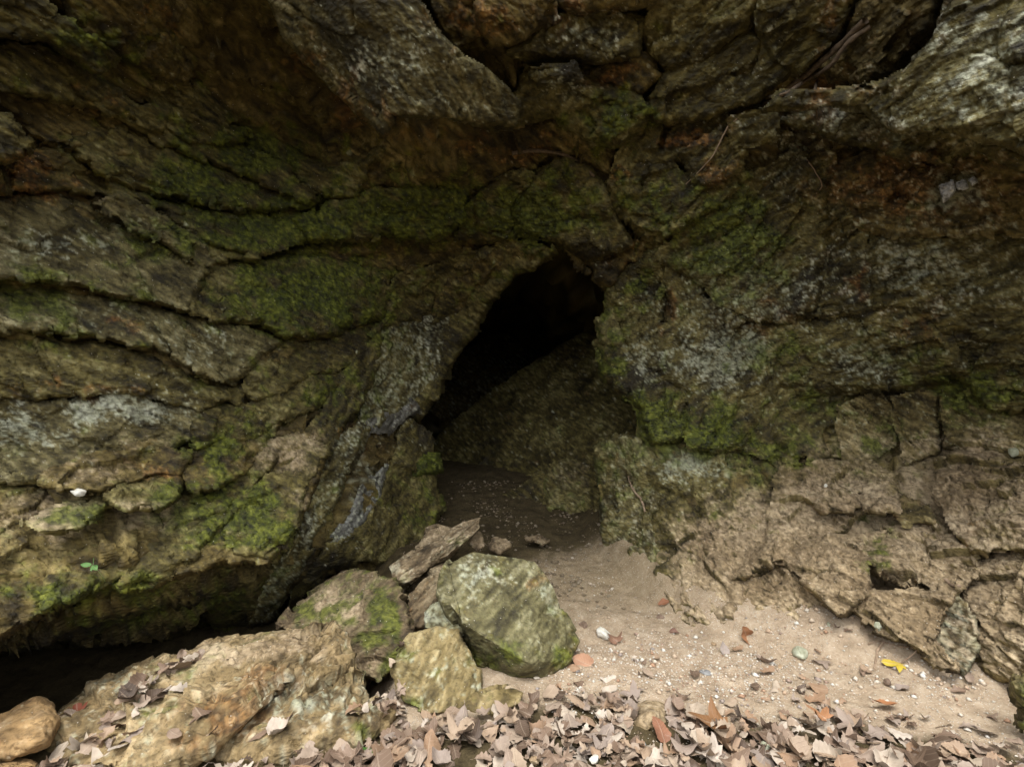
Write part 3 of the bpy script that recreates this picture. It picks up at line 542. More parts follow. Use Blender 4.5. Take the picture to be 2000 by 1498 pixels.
# ------------------------------------------------------------------ the floor
def ground_material():
    m, t, b = nodes('sandy_ground'); tc = N(t, 'ShaderNodeTexCoord').outputs['Object']
    nL = noise(t, tc, 1.7, 5); nM = noise(t, tc, 14, 6, .65); nF = noise(t, tc, 90, 5, .7)
    at_ = N(t, 'ShaderNodeAttribute', attribute_name='patch'); sep = N(t, 'ShaderNodeSeparateColor'); t.links.new(at_.outputs['Color'], sep.inputs[0])
    mixn = math_(t, 'ADD', math_(t, 'MULTIPLY', nM, .6), math_(t, 'MULTIPLY', nF, .4))
    col = ramp(t, mixn, [(.32, (.24, .178, .118)), (.5, (.385, .298, .208)), (.68, (.52, .43, .325))])
    humus_shade = ramp(t, mixn, [(.35, (.036, .027, .013)), (.6, (.10, .076, .038)), (.75, (.19, .145, .08))])  # humus under the leaves; also the shade painted on the passage floor
    col = mix(t, math_(t, 'MULTIPLY', sep.outputs[1], .75), col, ramp(t, mixn, [(.32, (.15, .112, .062)), (.5, (.245, .19, .112)), (.68, (.36, .29, .19))]))  # sand painted browner further in, shade put into its colour
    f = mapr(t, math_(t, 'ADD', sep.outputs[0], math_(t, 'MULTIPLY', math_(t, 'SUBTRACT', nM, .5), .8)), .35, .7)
    col = mix(t, f, col, humus_shade)
    vs_ = N(t, 'ShaderNodeTexVoronoi', feature='F1'); t.links.new(tc, vs_.inputs['Vector']); vs_.inputs['Scale'].default_value = 210
    sv = N(t, 'ShaderNodeSeparateColor'); t.links.new(vs_.outputs['Color'], sv.inputs[0])
    g1 = mapr(t, vs_.outputs['Distance'], .42, .30); pick = mapr(t, math_(t, 'ADD', sv.outputs[0], math_(t, 'MULTIPLY', math_(t, 'SUBTRACT', nL, .5), .7)), .74, .80)
    gc = ramp(t, sv.outputs[1], [(.0, (.62, .56, .47)), (.55, (.70, .66, .60)), (.75, (.33, .20, .12)), (1.0, (.45, .30, .19))])
    gf = math_(t, 'MULTIPLY', math_(t, 'MULTIPLY', g1, pick), math_(t, 'SUBTRACT', 1.0, f))
    col = mix(t, math_(t, 'MULTIPLY', gf, .85), col, gc)
    t.links.new(col, b.inputs['Base Color']); b.inputs['Roughness'].default_value = .92; b.inputs['Specular IOR Level'].default_value = .2
    bp = N(t, 'ShaderNodeBump'); bp.inputs['Strength'].default_value = .9; bp.inputs['Distance'].default_value = .014
    t.links.new(math_(t, 'ADD', math_(t, 'ADD', nM, math_(t, 'MULTIPLY', nF, .5)), math_(t, 'MULTIPLY', gf, .5)), bp.inputs['Height']); t.links.new(bp.outputs[0], b.inputs['Normal'])
    return m
def litter(x, y):                                      # how thickly the leaves lie
    edge = 1.83 + .10 * np.sin(x * 2.3 + .6) + .05 * np.sin(x * 6.1) - .05 * sstep(.9, 1.5, x) - .05 * sstep(-.2, .3, x)
    return 1 - sstep(-.22, .10, y - edge)
def axis(a, b, fine, far):
    core = np.arange(a, b + 1e-6, fine); out = [core[0] - far * (k / 9) ** 2.2 for k in range(9, 0, -1)]; o2 = [core[-1] + far * (k / 9) ** 2.2 for k in range(1, 10)]
    return np.concatenate([out, core, o2])
def ground():
    xs = axis(-2.6, 2.6, .016, 150); ys = axis(.2, 5.2, .016, 150); ys = ys[ys < 17]; nu, nv = len(xs), len(ys)
    x, y = [a.ravel() for a in np.meshgrid(xs, ys)]
    z = ground_h(x, y); q = np.stack([x, y, 0 * x], -1)
    near = ((np.abs(x) < 4) & (y > -2) & (y < 7)).astype(float)
    z = z + near * (fbm(q * 2.2, 3, 71) * .030 + fbm(q * 9, 3, 72) * .020 + fbm(q * 40, 2, 73) * .007)
    V = np.stack([x, y, z], -1); used, fc = grid_faces(nu, nv, np.ones(nu * nv, bool)); fc = fc[:, ::-1]
    L = litter(x, y); floor_shade = sstep(2.55, 3.7, y + 1.2 * np.clip(-x, 0, 1) - .5 * np.clip(x, 0, 1)) * 1.15; dim = sstep(2.2, 2.9, y); ch = np.stack([np.maximum(L * .9, floor_shade), dim, 0 * L, 0 * L], -1)  # passage shade painted into the floor colour, deepening towards the back
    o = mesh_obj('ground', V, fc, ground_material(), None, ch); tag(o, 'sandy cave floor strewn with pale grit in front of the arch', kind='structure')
    return o
G = ground()
def tuned_gz(x, y):
    q = np.stack([x, y, 0 * x], -1); return ground_h(x, y) + fbm(q * 2.2, 3, 71) * .030 + fbm(q * 9, 3, 72) * .020

# ------------------------------------------------------------------ boulders
def subdivide(V, T):
    e = np.sort(np.concatenate([T[:, [0, 1]], T[:, [1, 2]], T[:, [2, 0]]]), 1); ue, inv = np.unique(e, axis=0, return_inverse=True); inv = inv.ravel()
    M = (V[ue[:, 0]] + V[ue[:, 1]]) / 2; n, k = len(V), len(T); a, b_, c = inv[:k] + n, inv[k:2 * k] + n, inv[2 * k:] + n
    return np.concatenate([V, M]), np.concatenate([np.stack([T[:, 0], a, c], 1), np.stack([a, T[:, 1], b_], 1), np.stack([c, b_, T[:, 2]], 1), np.stack([a, b_, c], 1)])
def laplace(V, T, it, k=.5):
    e = np.unique(np.sort(np.concatenate([T[:, [0, 1]], T[:, [1, 2]], T[:, [2, 0]]]), 1), axis=0)
    for _ in range(it):
        i, j = np.concatenate([e[:, 0], e[:, 1]]), np.concatenate([e[:, 1], e[:, 0]]); c = np.bincount(i, minlength=len(V))
        s = np.stack([np.bincount(i, V[j, k], len(V)) for k in range(3)], -1)
        V = V * (1 - k) + k * s / c[:, None]
    return V
def vnormals(V, T):
    fn = np.cross(V[T[:, 1]] - V[T[:, 0]], V[T[:, 2]] - V[T[:, 0]]); 
    n = sum(np.stack([np.bincount(T[:, k], fn[:, d_], len(V)) for d_ in range(3)], -1) for k in range(3))
    return n / (np.linalg.norm(n, axis=1, keepdims=True) + 1e-12)
BVH_V, BVH_T = [], []
def hull_mesh(P, soft, target, ang, amp, seed):
    bm = bmesh.new()
    for p in P: bm.verts.new(p)
    res = bmesh.ops.convex_hull(bm, input=bm.verts); inter = [g_ for g_ in res['geom_interior'] if isinstance(g_, bmesh.types.BMVert)]
    if inter: bmesh.ops.delete(bm, geom=inter, context='VERTS')
    bmesh.ops.triangulate(bm, faces=bm.faces[:])
    for _ in range(6):                                # even out the long hull triangles
        le = [e for e in bm.edges if e.calc_length() > max(.05, target * 5)]
        if not le: break
        bmesh.ops.subdivide_edges(bm, edges=le, cuts=1); bmesh.ops.triangulate(bm, faces=bm.faces[:])
    bmesh.ops.recalc_face_normals(bm, faces=bm.faces[:])
    bm.verts.index_update(); V = np.array([v.co[:] for v in bm.verts]); T = np.array([[v.index for v in f.verts] for f in bm.faces]); bm.free()
    V, T = subdivide(V, T)
    while True:
        el = np.linalg.norm(V[T[:, 0]] - V[T[:, 1]], axis=1).mean()
        if el < target or len(T) > 45000: break
        V, T = subdivide(V, T)
    V = laplace(V, T, soft)
    V = V + vnormals(V, T) * relief(V, ang, amp, seed)[:, None]
    return V, T
def boulder(name, label, cat, mat, pts, back=.3, shrink=.75, soft=2, ang=30, amp=.55, target=.010, chan=None, blobs=None, seed=1.0, group=None, extra=None, base=None):
    """rock whose seen corners are given as (u, v, distance); it is closed behind and below"""
    def hull_pts(pts, back):
        A = np.array([at(*p) for p in pts]); c = A.mean(0)
        B = c + (A - c) * np.array([shrink, 1, shrink]); yb = np.maximum(A[:, 1] + back * .5, c[1] + back); k_ = (yb / B[:, 1])[:, None]; B = np.array([0, 0, CAMH]) + (B - np.array([0, 0, CAMH])) * k_; B[:, 2] = np.minimum(B[:, 2], c[2] + (A[:, 2].max() - c[2]) * .8)
        return np.concatenate([A, B])
    V, T = hull_mesh(hull_pts(pts, back), soft, target, ang, amp, seed)
    for (p2, b2) in (extra or []):
        V2, T2 = hull_mesh(hull_pts(p2, b2), soft, target, ang, amp, seed + 3); T = np.concatenate([T, T2 + len(V)]); V = np.concatenate([V, V2])
    ch = np.tile(np.array(chan or (.3, .1, .3, .2), np.float32), (len(V), 1))
    if blobs:
        u, v = bearing(V)
        ks = list(blobs); pp_ = patches(u, v, [blobs[k] for k in ks], 5)
        for i, k in enumerate(ks): ch[:, k] = np.maximum(ch[:, k], pp_[:, i])
    BVH_T.append(T + sum(len(a) for a in BVH_V)); BVH_V.append(V.copy())
    org = np.array([V[:, 0].mean(), V[:, 1].mean(), V[:, 2].min()])
    o = mesh_obj(name, V - org, T, MAT[mat], None, tint=tint_of(MAT[mat], V, vnormals(V, T)[:, 2], ch)); o.location = org
    return tag(o, label, cat, group)
MAT['b_grey'] = rock_material('grey_green_schist', [(.034, .029, .012), (.088, .078, .036), (.170, .155, .085), (.33, .315, .22)], -35, band=7, wet=.5, bump=.8, grain=.55)
MAT['b_gold'] = rock_material('golden_schist', [(.07, .052, .022), (.165, .128, .060), (.27, .215, .115), (.40, .34, .21)], -60, band=5, wet=.35, bump=.8, grain=.55)
MAT['b_tan'] = rock_material('tan_schist', [(.085, .06, .03), (.20, .148, .078), (.31, .235, .135), (.44, .36, .24)], -22, band=5, wet=.3, bump=.9, grain=.55)
MAT['b_orange'] = rock_material('orange_sandstone', [(.13, .082, .040), (.24, .158, .080), (.33, .225, .12), (.42, .31, .18)], 0, band=1.5, wet=.1, bump=.5, grain=.55)
MAT['b_dark'] = rock_material('brown_schist', [(.045, .032, .018), (.11, .08, .048), (.19, .145, .09), (.30, .25, .17)], -35, band=7, wet=.3, grain=.55)

boulder('boulder', 'large upright grey-green boulder with striped lower face at the cave mouth', 'boulder', 'b_grey',
  [(874,1098,2.24),(924,1076,2.34),(1044,1093,2.36),(1068,1122,2.31),(1132,1252,2.14),(1116,1290,2.07),(1064,1333,2.02),(985,1348,2.09),(948,1341,2.14),(898,1236,2.21),(856,1158,2.18),(903,1218,2.02),(1032,1294,1.93),(862,1120,2.22)], .34, .9, 0, -38, .24,
  chan=(.20,.22,.16,.02), blobs={0: [(960,1290,90,50,.7),(1010,1330,70,30,.8),(1100,1290,40,30,.6)], 2: [(935,1130,45,50,.55),(1080,1160,20,70,.6),(930,1100,40,25,.5)], 1: [(1050,1130,25,60,.5),(985,1200,15,20,.5)]}, seed=2.2)
boulder('boulder', 'smaller golden-brown boulder leaning before the large upright one', 'boulder', 'b_gold',
  [(800,1240,2.02),(850,1222,2.05),(890,1232,2.04),(912,1270,1.99),(932,1310,1.94),(941,1350,1.88),(925,1372,1.82),(880,1392,1.78),(830,1400,1.77),(785,1370,1.82),(772,1310,1.90),(780,1270,1.97),(850,1310,1.87),(900,1330,1.86),(820,1290,1.90)], .22, .8, 2, -60, .4,
  chan=(.22,.1,.28,.05), blobs={0: [(800,1380,40,30,.5)]}, seed=4.4)
boulder('boulder', 'mossy dust-covered boulder between left wall and golden boulder', 'boulder', 'b_dark',
  [(530,1215,2.36),(560,1190,2.42),(600,1165,2.50),(640,1135,2.58),(690,1110,2.62),(735,1118,2.56),(775,1140,2.46),(785,1180,2.34),(798,1230,2.26),(790,1290,2.16),(740,1330,2.12),(640,1300,2.28),(540,1260,2.40),(690,1220,2.34),(720,1160,2.46)], .4, .85, 1, -30, .8,
  chan=(.42,.1,.1,.22), blobs={0: [(750,1200,45,70,.95),(590,1200,50,25,.8),(780,1270,20,40,.7)], 3: [(640,1190,70,50,.95),(720,1300,50,30,.7)]}, seed=6.1)
boulder('boulder', 'long tan foreground boulder with a peach-coloured folded edge', 'boulder', 'b_tan',
  [(106,1392,1.78),(200,1330,1.92),(295,1297,1.98),(380,1290,1.98),(470,1262,2.02),(570,1238,2.10),(635,1218,2.13),(660,1230,2.09),(700,1290,1.98),(725,1330,1.90),(640,1350,1.80),(560,1330,1.80),(520,1390,1.74),(440,1440,1.66),(330,1482,1.60),(240,1500,1.53),(150,1490,1.53),(110,1440,1.66),(420,1330,1.80),(300,1400,1.70)], .36, .9, 1, -22, 1.05,
  extra=[([(180,1490,1.48),(250,1440,1.55),(330,1395,1.64),(440,1335,1.76),(530,1315,1.80),(565,1322,1.76),(540,1352,1.69),(490,1405,1.60),(430,1448,1.53),(340,1485,1.49),(260,1510,1.46),(420,1395,1.62)], .2),([(470,1400,1.68),(540,1340,1.76),(600,1330,1.80),(700,1350,1.82),(752,1385,1.76),(770,1410,1.72),(700,1450,1.62),(600,1470,1.58),(470,1480,1.56),(420,1470,1.57),(560,1400,1.66),(660,1400,1.68)], .25)],
  chan=(.14,.14,.22,.20), blobs={1: [(450,1390,100,45,.95),(500,1340,80,30,.7),(380,1450,80,30,.6)], 2: [(600,1370,100,45,.7),(250,1345,70,28,.8),(720,1370,40,40,.5)], 0: [(700,1420,70,30,.6),(690,1310,40,40,.35)], 3: [(500,1270,150,30,.8)]}, seed=8.3)
boulder('boulder', 'angular orange-tan stone at the lower left corner', 'boulder', 'b_orange',
  [(-60,1425,1.62),(0,1408,1.66),(66,1368,1.70),(90,1382,1.68),(112,1414,1.62),(96,1456,1.54),(20,1486,1.50),(-60,1484,1.50),(86,1436,1.52),(-40,1446,1.53)], .18, .9, 1, 0, .45, chan=(0,.2,.05,.25), seed=9.9)
boulder('boulder', 'orange-tan stone half cut off by the bottom left edge', 'boulder', 'b_orange',
  [(-40,1484,1.46),(20,1480,1.46),(60,1484,1.45),(85,1500,1.42),(60,1530,1.40),(-40,1530,1.40)], .12, .85, 1, 0, .4, chan=(0,.2,.05,.2), seed=9.2)
boulder('rock', 'long brown slab propped up behind the large boulder', 'rock', 'b_dark',
  [(758,1105,2.62),(764,1128,2.58),(790,1138,2.56),(822,1122,2.58),(870,1092,2.66),(925,1050,2.80),(940,1030,2.86),(941,1008,2.90),(915,1012,2.92),(870,1040,2.82),(820,1072,2.74),(785,1090,2.68),(850,1080,2.62)], .16, .85, 1, -33, .4, chan=(.05,.1,.25,.35), blobs={2: [(770,1115,15,20,.9)]}, seed=12)
boulder('rock', 'brown stone poking out above the long propped slab', 'rock', 'b_dark',
  [(812,1070,2.92),(830,1030,2.98),(850,1022,3.0),(885,1030,3.0),(880,1055,2.95),(840,1078,2.9)], .18, .85, 1, -20, .4, chan=(.1,.1,.1,.4), seed=13)
boulder('rock', 'dark brown splintered rock under the long propped slab', 'rock', 'b_dark',
  [(790,1165,2.46),(815,1140,2.52),(850,1110,2.60),(872,1105,2.62),(875,1160,2.5),(860,1190,2.42),(835,1225,2.32),(800,1232,2.30),(793,1200,2.36)], .25, .85, 1, -45, .6, chan=(.05,.3,.1,.1), seed=14)
boulder('rock', 'small pale grey wedge rock between the golden and the large boulder', 'rock', 'pale',
  [(826,1195,2.24),(845,1178,2.26),(862,1172,2.26),(880,1200,2.2),(905,1232,2.12),(880,1240,2.12),(830,1226,2.16)], .15, .85, 1, -40, .4, chan=(.05,.1,.7,.1), seed=15)
for i, (pp, lab) in enumerate([
  ([(915,1062,2.95),(925,1042,3.0),(938,1038,3.0),(948,1068,2.92),(930,1080,2.9)], 'small brown angular rock just behind the large boulder top'),
  ([(955,1068,3.05),(962,1050,3.1),(990,1052,3.1),(998,1066,3.06),(975,1080,3.0)], 'small dark rock on the cave floor behind the large boulder'),
  ([(1026,1052,3.3),(1050,1045,3.35),(1078,1055,3.3),(1062,1066,3.25)], 'low brown rock on the dim cave floor')]):
    boulder('rock', lab, 'rock', 'b_dark', pp, .1, .85, 1, 0, .4, target=.012, chan=(.05,.2,.15,.4), seed=16 + i)
boulder('stone', 'flat golden stone lying in the leaves before the boulders', 'stone', 'b_gold',
  [(905,1385,1.80),(930,1358,1.85),(960,1347,1.87),(1000,1344,1.88),(1022,1352,1.85),(1015,1370,1.80),(960,1392,1.77)], .12, .85, 3, 0, .3, chan=(.2,.15,.1,.2), seed=20)
boulder('stone', 'rounded olive-tan stone sitting in the leaf litter', 'stone', 'b_tan',
  [(1232,1400,1.76),(1236,1380,1.79),(1262,1364,1.83),(1290,1366,1.83),(1308,1378,1.80),(1312,1400,1.76),(1298,1420,1.70),(1262,1428,1.68),(1240,1420,1.70),(1275,1392,1.70)], .10, .85, 3, 0, .2, chan=(.1,.05,.1,.55), seed=21)
boulder('stone', 'pale cream rock cut by the bottom edge left of the green leaf', 'stone', 'b_tan',
  [(640,1470,1.62),(655,1448,1.65),(690,1438,1.66),(706,1455,1.62),(708,1480,1.58),(690,1500,1.54),(640,1500,1.54)], .10, .85, 3, 0, .25, chan=(0,.1,.35,.5), seed=22)

# small single stones on the sand and in the leaves
smat = {}
def stone_material(name, cs):
    m, t, b = nodes(name); tc = N(t, 'ShaderNodeTexCoord').outputs['Object']
    n1 = noise(t, tc, 45, 6, .6); n2 = noise(t, tc, 200, 4, .6)
    t.links.new(ramp(t, n1, [(.3, cs[0]), (.5, cs[1]), (.72, cs[2])]), b.inputs['Base Color']); b.inputs['Roughness'].default_value = .75
    bp = N(t, 'ShaderNodeBump'); bp.inputs['Strength'].default_value = .6; bp.inputs['Distance'].default_value = .004; t.links.new(math_(t, 'ADD', n1, n2), bp.inputs['Height']); t.links.new(bp.outputs[0], b.inputs['Normal'])
    return m
smat['white'] = stone_material('white_quartz', [(.42, .40, .33), (.62, .60, .53), (.74, .73, .68)])
smat['green'] = stone_material('grey_green_stone', [(.20, .21, .13), (.34, .35, .25), (.46, .47, .37)])
smat['tan'] = stone_material('tan_stone', [(.20, .14, .08), (.34, .24, .14), (.46, .36, .24)])
smat['brown'] = stone_material('brown_stone', [(.09, .06, .04), (.17, .115, .08), (.26, .19, .14)])
smat['grey'] = stone_material('slate_stone', [(.13, .13, .13), (.22, .22, .22), (.33, .33, .32)])
def stone(u, v, w, mat, label, seed, flat=.6, lift=.3):
    p = on_ground(u, v); r = w / 2 / F * p.y; rr = np.random.default_rng(seed)
    q = rr.normal(size=(26, 3)); q = q / np.linalg.norm(q, axis=1, keepdims=True) * r * rr.uniform(.8, 1.05, (26, 1)) * np.array([1, .8, flat])
    V, T = hull_mesh(q, 2, max(.003, r * .12), 0, min(.25, r * 5), seed * .7)
    z = float(tuned_gz(np.array([p.x]), np.array([p.y]))[0])
    o = mesh_obj('stone', V, T, smat[mat]); o.location = (p.x, p.y, z + r * flat * lift); o.rotation_euler = (0, 0, rr.uniform(0, 6))
    return tag(o, label, 'stone')
stone(1181, 1240, 36, 'white', 'white knobbly stone on sand right of the large boulder', 1, .7, .55)
stone(1112, 1276, 26, 'white', 'white stone at the right foot of the large boulder', 2, .8, 1.6)
stone(1562, 1277, 34, 'green', 'pale grey-green stone lying on the grit near the bank', 3, .55)
stone(1524, 1303, 19, 'tan', 'round tan pebble beside the pale grey-green stone', 4)
stone(1684, 1300, 12, 'tan', 'lone tan pebble left of the yellow leaf', 5)
stone(1394, 1212, 16, 'tan', 'yellowish pebble at the foot of the right bank', 6)
stone(1436, 1218, 14, 'tan', 'brown pebble at the bank foot above the upright leaf', 7)
stone(1121, 1390, 17, 'white', 'bright white chip left of the rounded olive stone', 8)
stone(1140, 1226, 22, 'brown', 'dark brown flat stone beside the white knobbly one', 9, .4)
stone(1376, 1312, 30, 'grey', 'flat grey slate stone alone on the sand', 10, .3)
stone(1254, 1463, 24, 'grey', 'grey slate pebble below the rounded olive stone', 11, .5, 1.0)
stone(1222, 1480, 24, 'brown', 'reddish brown pebble among leaves at the bottom edge', 12, .6, 1.0)
stone(1160, 1493, 26, 'white', 'cream stone cut by the bottom edge', 13, .6, 1.0)
stone(1045, 1494, 30, 'tan', 'pale tan stone at the bottom edge below the boulders', 14, .6, .9)
stone(1063, 1465, 28, 'tan', 'orange-tan stone among leaves near the bottom edge', 15, .6, .9)
stone(1010, 1400, 24, 'green', 'olive stone half buried in leaves right of the golden boulder', 16, .5, .8)
stone(1494, 1468, 34, 'green', 'pale angular stone in the leaf litter right of the big orange leaf', 17, .7, .9)
stone(1733, 1338, 18, 'brown', 'round chestnut-brown pebble on the pale grit', 18, .8, .8)
stone(1290, 1176, 16, 'brown', 'small reddish stone on sand at the passage edge', 19, .4)

# ------------------------------------------------------------------ grit: white chips over the sand
def grit(name='grit', label='fine white and tan stone chips scattered over the sand', rubble=False):
    n = 1500 if rubble else 13000; x = rng.uniform(-.15, 2.1, n * 3); y = rng.uniform(1.25, 3.4, n * 3)
    dens = (.25 + .75 * sstep(-.1, .3, gnoise(np.stack([x * 2.2, y * 2.2, 0 * x], -1), 88))) * np.exp(-((y - 2.05) / .6) ** 2) * sstep(.0, .15, x - .06)
    if rubble: x = rng.uniform(-.7, .6, n * 3); y = rng.uniform(2.5, 4.6, n * 3); dens = .6 * sstep(-.2, .3, gnoise(np.stack([x * 3, y * 3, 0 * x], -1), 89)) + .05
    k = rng.random(n * 3) < dens; x, y = x[k][:n], y[k][:n]; n = len(x); z = tuned_gz(x, y)
    base = np.array([(1,0,0),(-1,0,0),(0,1,0),(0,-1,0),(0,0,1),(0,0,-1)], float); tri = np.array([(0,2,4),(2,1,4),(1,3,4),(3,0,4),(2,0,5),(1,2,5),(3,1,5),(0,3,5)])
    s = .0019 + .0050 * rng.random(n) ** 3 + (rng.random(n) < .05) * rng.uniform(.002, .010, n) + (rng.random(n) < .006) * rng.uniform(.006, .014, n)
    if rubble: s = .004 + .016 * rng.random(n) ** 3
    V = base[None] * (s[:, None, None] * rng.uniform(.6, 1.25, (n, 6, 1))) * np.array([1, 1, .65]); a = rng.uniform(0, 6.28, n); c, s_ = np.cos(a)[:, None], np.sin(a)[:, None]
    V = np.stack([V[..., 0] * c - V[..., 1] * s_ + x[:, None], V[..., 0] * s_ + V[..., 1] * c + y[:, None], V[..., 2] + z[:, None] + s[:, None] * .3], -1).reshape(-1, 3)
    T = (tri[None] + 6 * np.arange(n)[:, None, None]).reshape(-1, 3)
    m, t, b = nodes(name); at_ = N(t, 'ShaderNodeAttribute', attribute_name='patch'); sep = N(t, 'ShaderNodeSeparateColor'); t.links.new(at_.outputs['Color'], sep.inputs[0])
    t.links.new(ramp(t, sep.outputs[0], [(0, (.22, .17, .11)), (.4, (.14, .105, .065)), (1, (.30, .25, .18))] if rubble else [(0, (.64, .61, .55)), (.4, (.54, .48, .40)), (.7, (.50, .38, .27)), (.85, (.34, .20, .12)), (1, (.30, .27, .25))]), b.inputs['Base Color']); b.inputs['Roughness'].default_value = .8
    ch = np.repeat(rng.random(n), 6); o = mesh_obj(name, V, T, m, None, np.stack([ch] * 4, -1), smooth=False)
    tag(o, label, 'gravel', kind='stuff')
grit()
grit('rubble', 'dark broken stone bits on the dim passage floor', True)

# ------------------------------------------------------------------ leaves
def leaf_shape(kind, seed, rows=17, curl=1.0):
    rr = np.random.default_rng(seed); V, UV, Fc = [], [], []
    bend, cup, tw = rr.uniform(-.7, .7) * curl, rr.uniform(.15, .9) * rr.choice([-1, 1], p=[.4, .6]) * curl, rr.uniform(-.6, .6) * curl; ph = rr.uniform(0, 6, 4)
    asym = rr.uniform(.85, 1.15)
    def lift(x, y): return cup * x * x * 1.5 + bend * y * y * .9 + tw * x * y * .9 + .03 * curl * math.sin(8 * y + ph[0]) * (x * 4) + .025 * curl * math.sin(9 * x + 6 * y + ph[1])
    if kind == 'maple':                               # five-lobed outline round the stalk end
        rim = [(-90, .10), (-62, .24), (-38, .40), (-20, .27), (2, .44), (16, .56), (30, .42), (44, .30), (58, .44), (74, .60), (90, .74), (106, .60), (122, .44), (136, .30), (150, .42), (164, .56), (178, .44), (200, .27), (218, .40), (242, .24)]
        V.append((0, -.2, 0)); UV.append((0, .5))
        for rg in (.5, 1.0):
            for (dg_, r_) in rim:
                r = r_ * rg * rr.uniform(.9, 1.1); x, y = r * math.cos(R(dg_)), -.2 + r * math.sin(R(dg_)); V.append((x, y, lift(x, y))); UV.append((max(-1, min(1, x * 2)), y + .5))
        V[0] = (0, -.2, lift(0, -.2)); k = len(rim)
        Fc += [(0, 1 + j, 1 + (j + 1) % k, 1 + (j + 1) % k) for j in range(k)]; Fc += [(1 + j, 1 + k + j, 1 + k + (j + 1) % k, 1 + (j + 1) % k) for j in range(k)]
    else:
        for i in range(rows):
            t = i / (rows - 1)
            if kind == 'oak': w = .27 * max(0, math.sin(math.pi * min(1, t ** .85))) ** .6 * (1 + .30 * math.cos(2 * math.pi * 4 * t + 2.6)) * (.6 + .55 * t)
            elif kind == 'beech': w = .27 * max(0, math.sin(math.pi * t ** .85)) ** .85 * (1 + (.06 if i % 2 else -.04))
            else: w = .38 * max(0, math.sin(math.pi * t ** .7)) ** .7 * (1 + (.08 if i % 2 else -.05))
            w = max(w, .004)
            for j, s in enumerate((-1, -.5, 0, .5, 1)):
                jag = 1 + (rr.uniform(-.10, .10) if abs(s) == 1 else 0); x = s * w * jag * (asym if s > 0 else 1); y = t - .5 + (0.05 * abs(s) if kind == 'oak' else .02 * abs(s))
                V.append((x, y, lift(x, y))); UV.append((s, t))
        Fc += [(i * 5 + j, i * 5 + j + 1, (i + 1) * 5 + j + 1, (i + 1) * 5 + j) for i in range(rows - 1) for j in range(4)]
    b0 = len(V); y0 = -.3 if kind == 'maple' else -.5   # the stalk
    for k in range(4):
        tt = k / 3; V += [(-.008 + .03 * tt, y0 - .16 * tt, lift(0, y0) + .03 * tt), (.008 + .03 * tt, y0 - .16 * tt, lift(0, y0) + .03 * tt)]; UV += [(0, 0), (0, 0)]
    Fc += [(b0 + 2 * k, b0 + 2 * k + 1, b0 + 2 * k + 3, b0 + 2 * k + 2) for k in range(3)]
    Fc = [t_ for f in Fc for t_ in ((f[0], f[1], f[2]), (f[0], f[2], f[3])) if len(set(t_)) == 3]
    return np.array(V), np.array(Fc), np.array(UV)
SHAPES = [leaf_shape(k, 100 + i, curl=c) for i, (k, c) in enumerate([('oak', .8), ('oak', 1.6), ('oak', 2.4), ('beech', .9), ('beech', 1.9), ('beech', 2.8), ('broad', .8), ('broad', 1.7), ('maple', .9), ('maple', 1.6), ('broad', 2.6), ('oak', 2.0), ('oak', 1.2), ('maple', 2.2)])]
PAL = [(0.0, (.060, .040, .028)), (.16, (.135, .088, .058)), (.30, (.22, .148, .103)), (.44, (.29, .212, .155)), (.56, (.27, .218, .185)), (.68, (.36, .268, .188)), (.78, (.29, .178, .105)), (.88, (.39, .315, .235)), (1.0, (.50, .43, .36))]
def leaf_material(name, src='object', flat=None):
    m, t, b = nodes(name)
    at_ = N(t, 'ShaderNodeAttribute', attribute_name='patch'); sep = N(t, 'ShaderNodeSeparateColor'); t.links.new(at_.outputs['Color'], sep.inputs[0])
    tc = N(t, 'ShaderNodeTexCoord').outputs['Object']
    if flat: col = mix(t, noise(t, tc, 5 if src == 'object' else 40, 5), tuple(c * .75 for c in flat), tuple(min(1, c * 1.25) for c in flat))
    else:
        rnd = N(t, 'ShaderNodeObjectInfo').outputs['Random'] if src == 'object' else sep.outputs[2]
        col = ramp(t, rnd, PAL)
        nz = noise(t, tc, 6 if src == 'object' else 70, 6, .65); col = mix(t, mapr(t, nz, .35, .68, 0, .6), col, mix(t, .35, col, (.10, .07, .05)))
    ax = math_(t, 'ABSOLUTE', math_(t, 'SUBTRACT', math_(t, 'MULTIPLY', sep.outputs[0], 2.0), 1.0)); rib = mapr(t, ax, .10, .03)
    vein = math_(t, 'SINE', math_(t, 'MULTIPLY', math_(t, 'SUBTRACT', sep.outputs[1], math_(t, 'MULTIPLY', ax, .13)), 60.0)); vf = mapr(t, vein, .8, 1.0)
    f = math_(t, 'MAXIMUM', math_(t, 'MULTIPLY', rib, .5), math_(t, 'MULTIPLY', vf, .22)); hi = mix(t, .55, col, (.50, .40, .30))
    col = mix(t, f, col, hi); t.links.new(col, b.inputs['Base Color']); b.inputs['Roughness'].default_value = .6; b.inputs['Specular IOR Level'].default_value = .35
    bp = N(t, 'ShaderNodeBump'); bp.inputs['Strength'].default_value = .5; bp.inputs['Distance'].default_value = .001 if src != 'object' else .008
    t.links.new(f, bp.inputs['Height']); t.links.new(bp.outputs[0], b.inputs['Normal'])
    return m
def leaf_chan(UV, tone=0.0): return np.stack([UV[:, 0] * .5 + .5, UV[:, 1], np.full(len(UV), tone), np.ones(len(UV))], -1)
LMAT = leaf_material('dry_leaf'); LSTUFF = leaf_material('leaf_litter', 'stuff')
LEAFMESH = []
for V, Fc, UV in SHAPES:
    o = mesh_obj('dry_leaf', V, Fc, LMAT, None, leaf_chan(UV)); LEAFMESH.append(o.data); bpy.data.objects.remove(o)
from mathutils.bvhtree import BVHTree
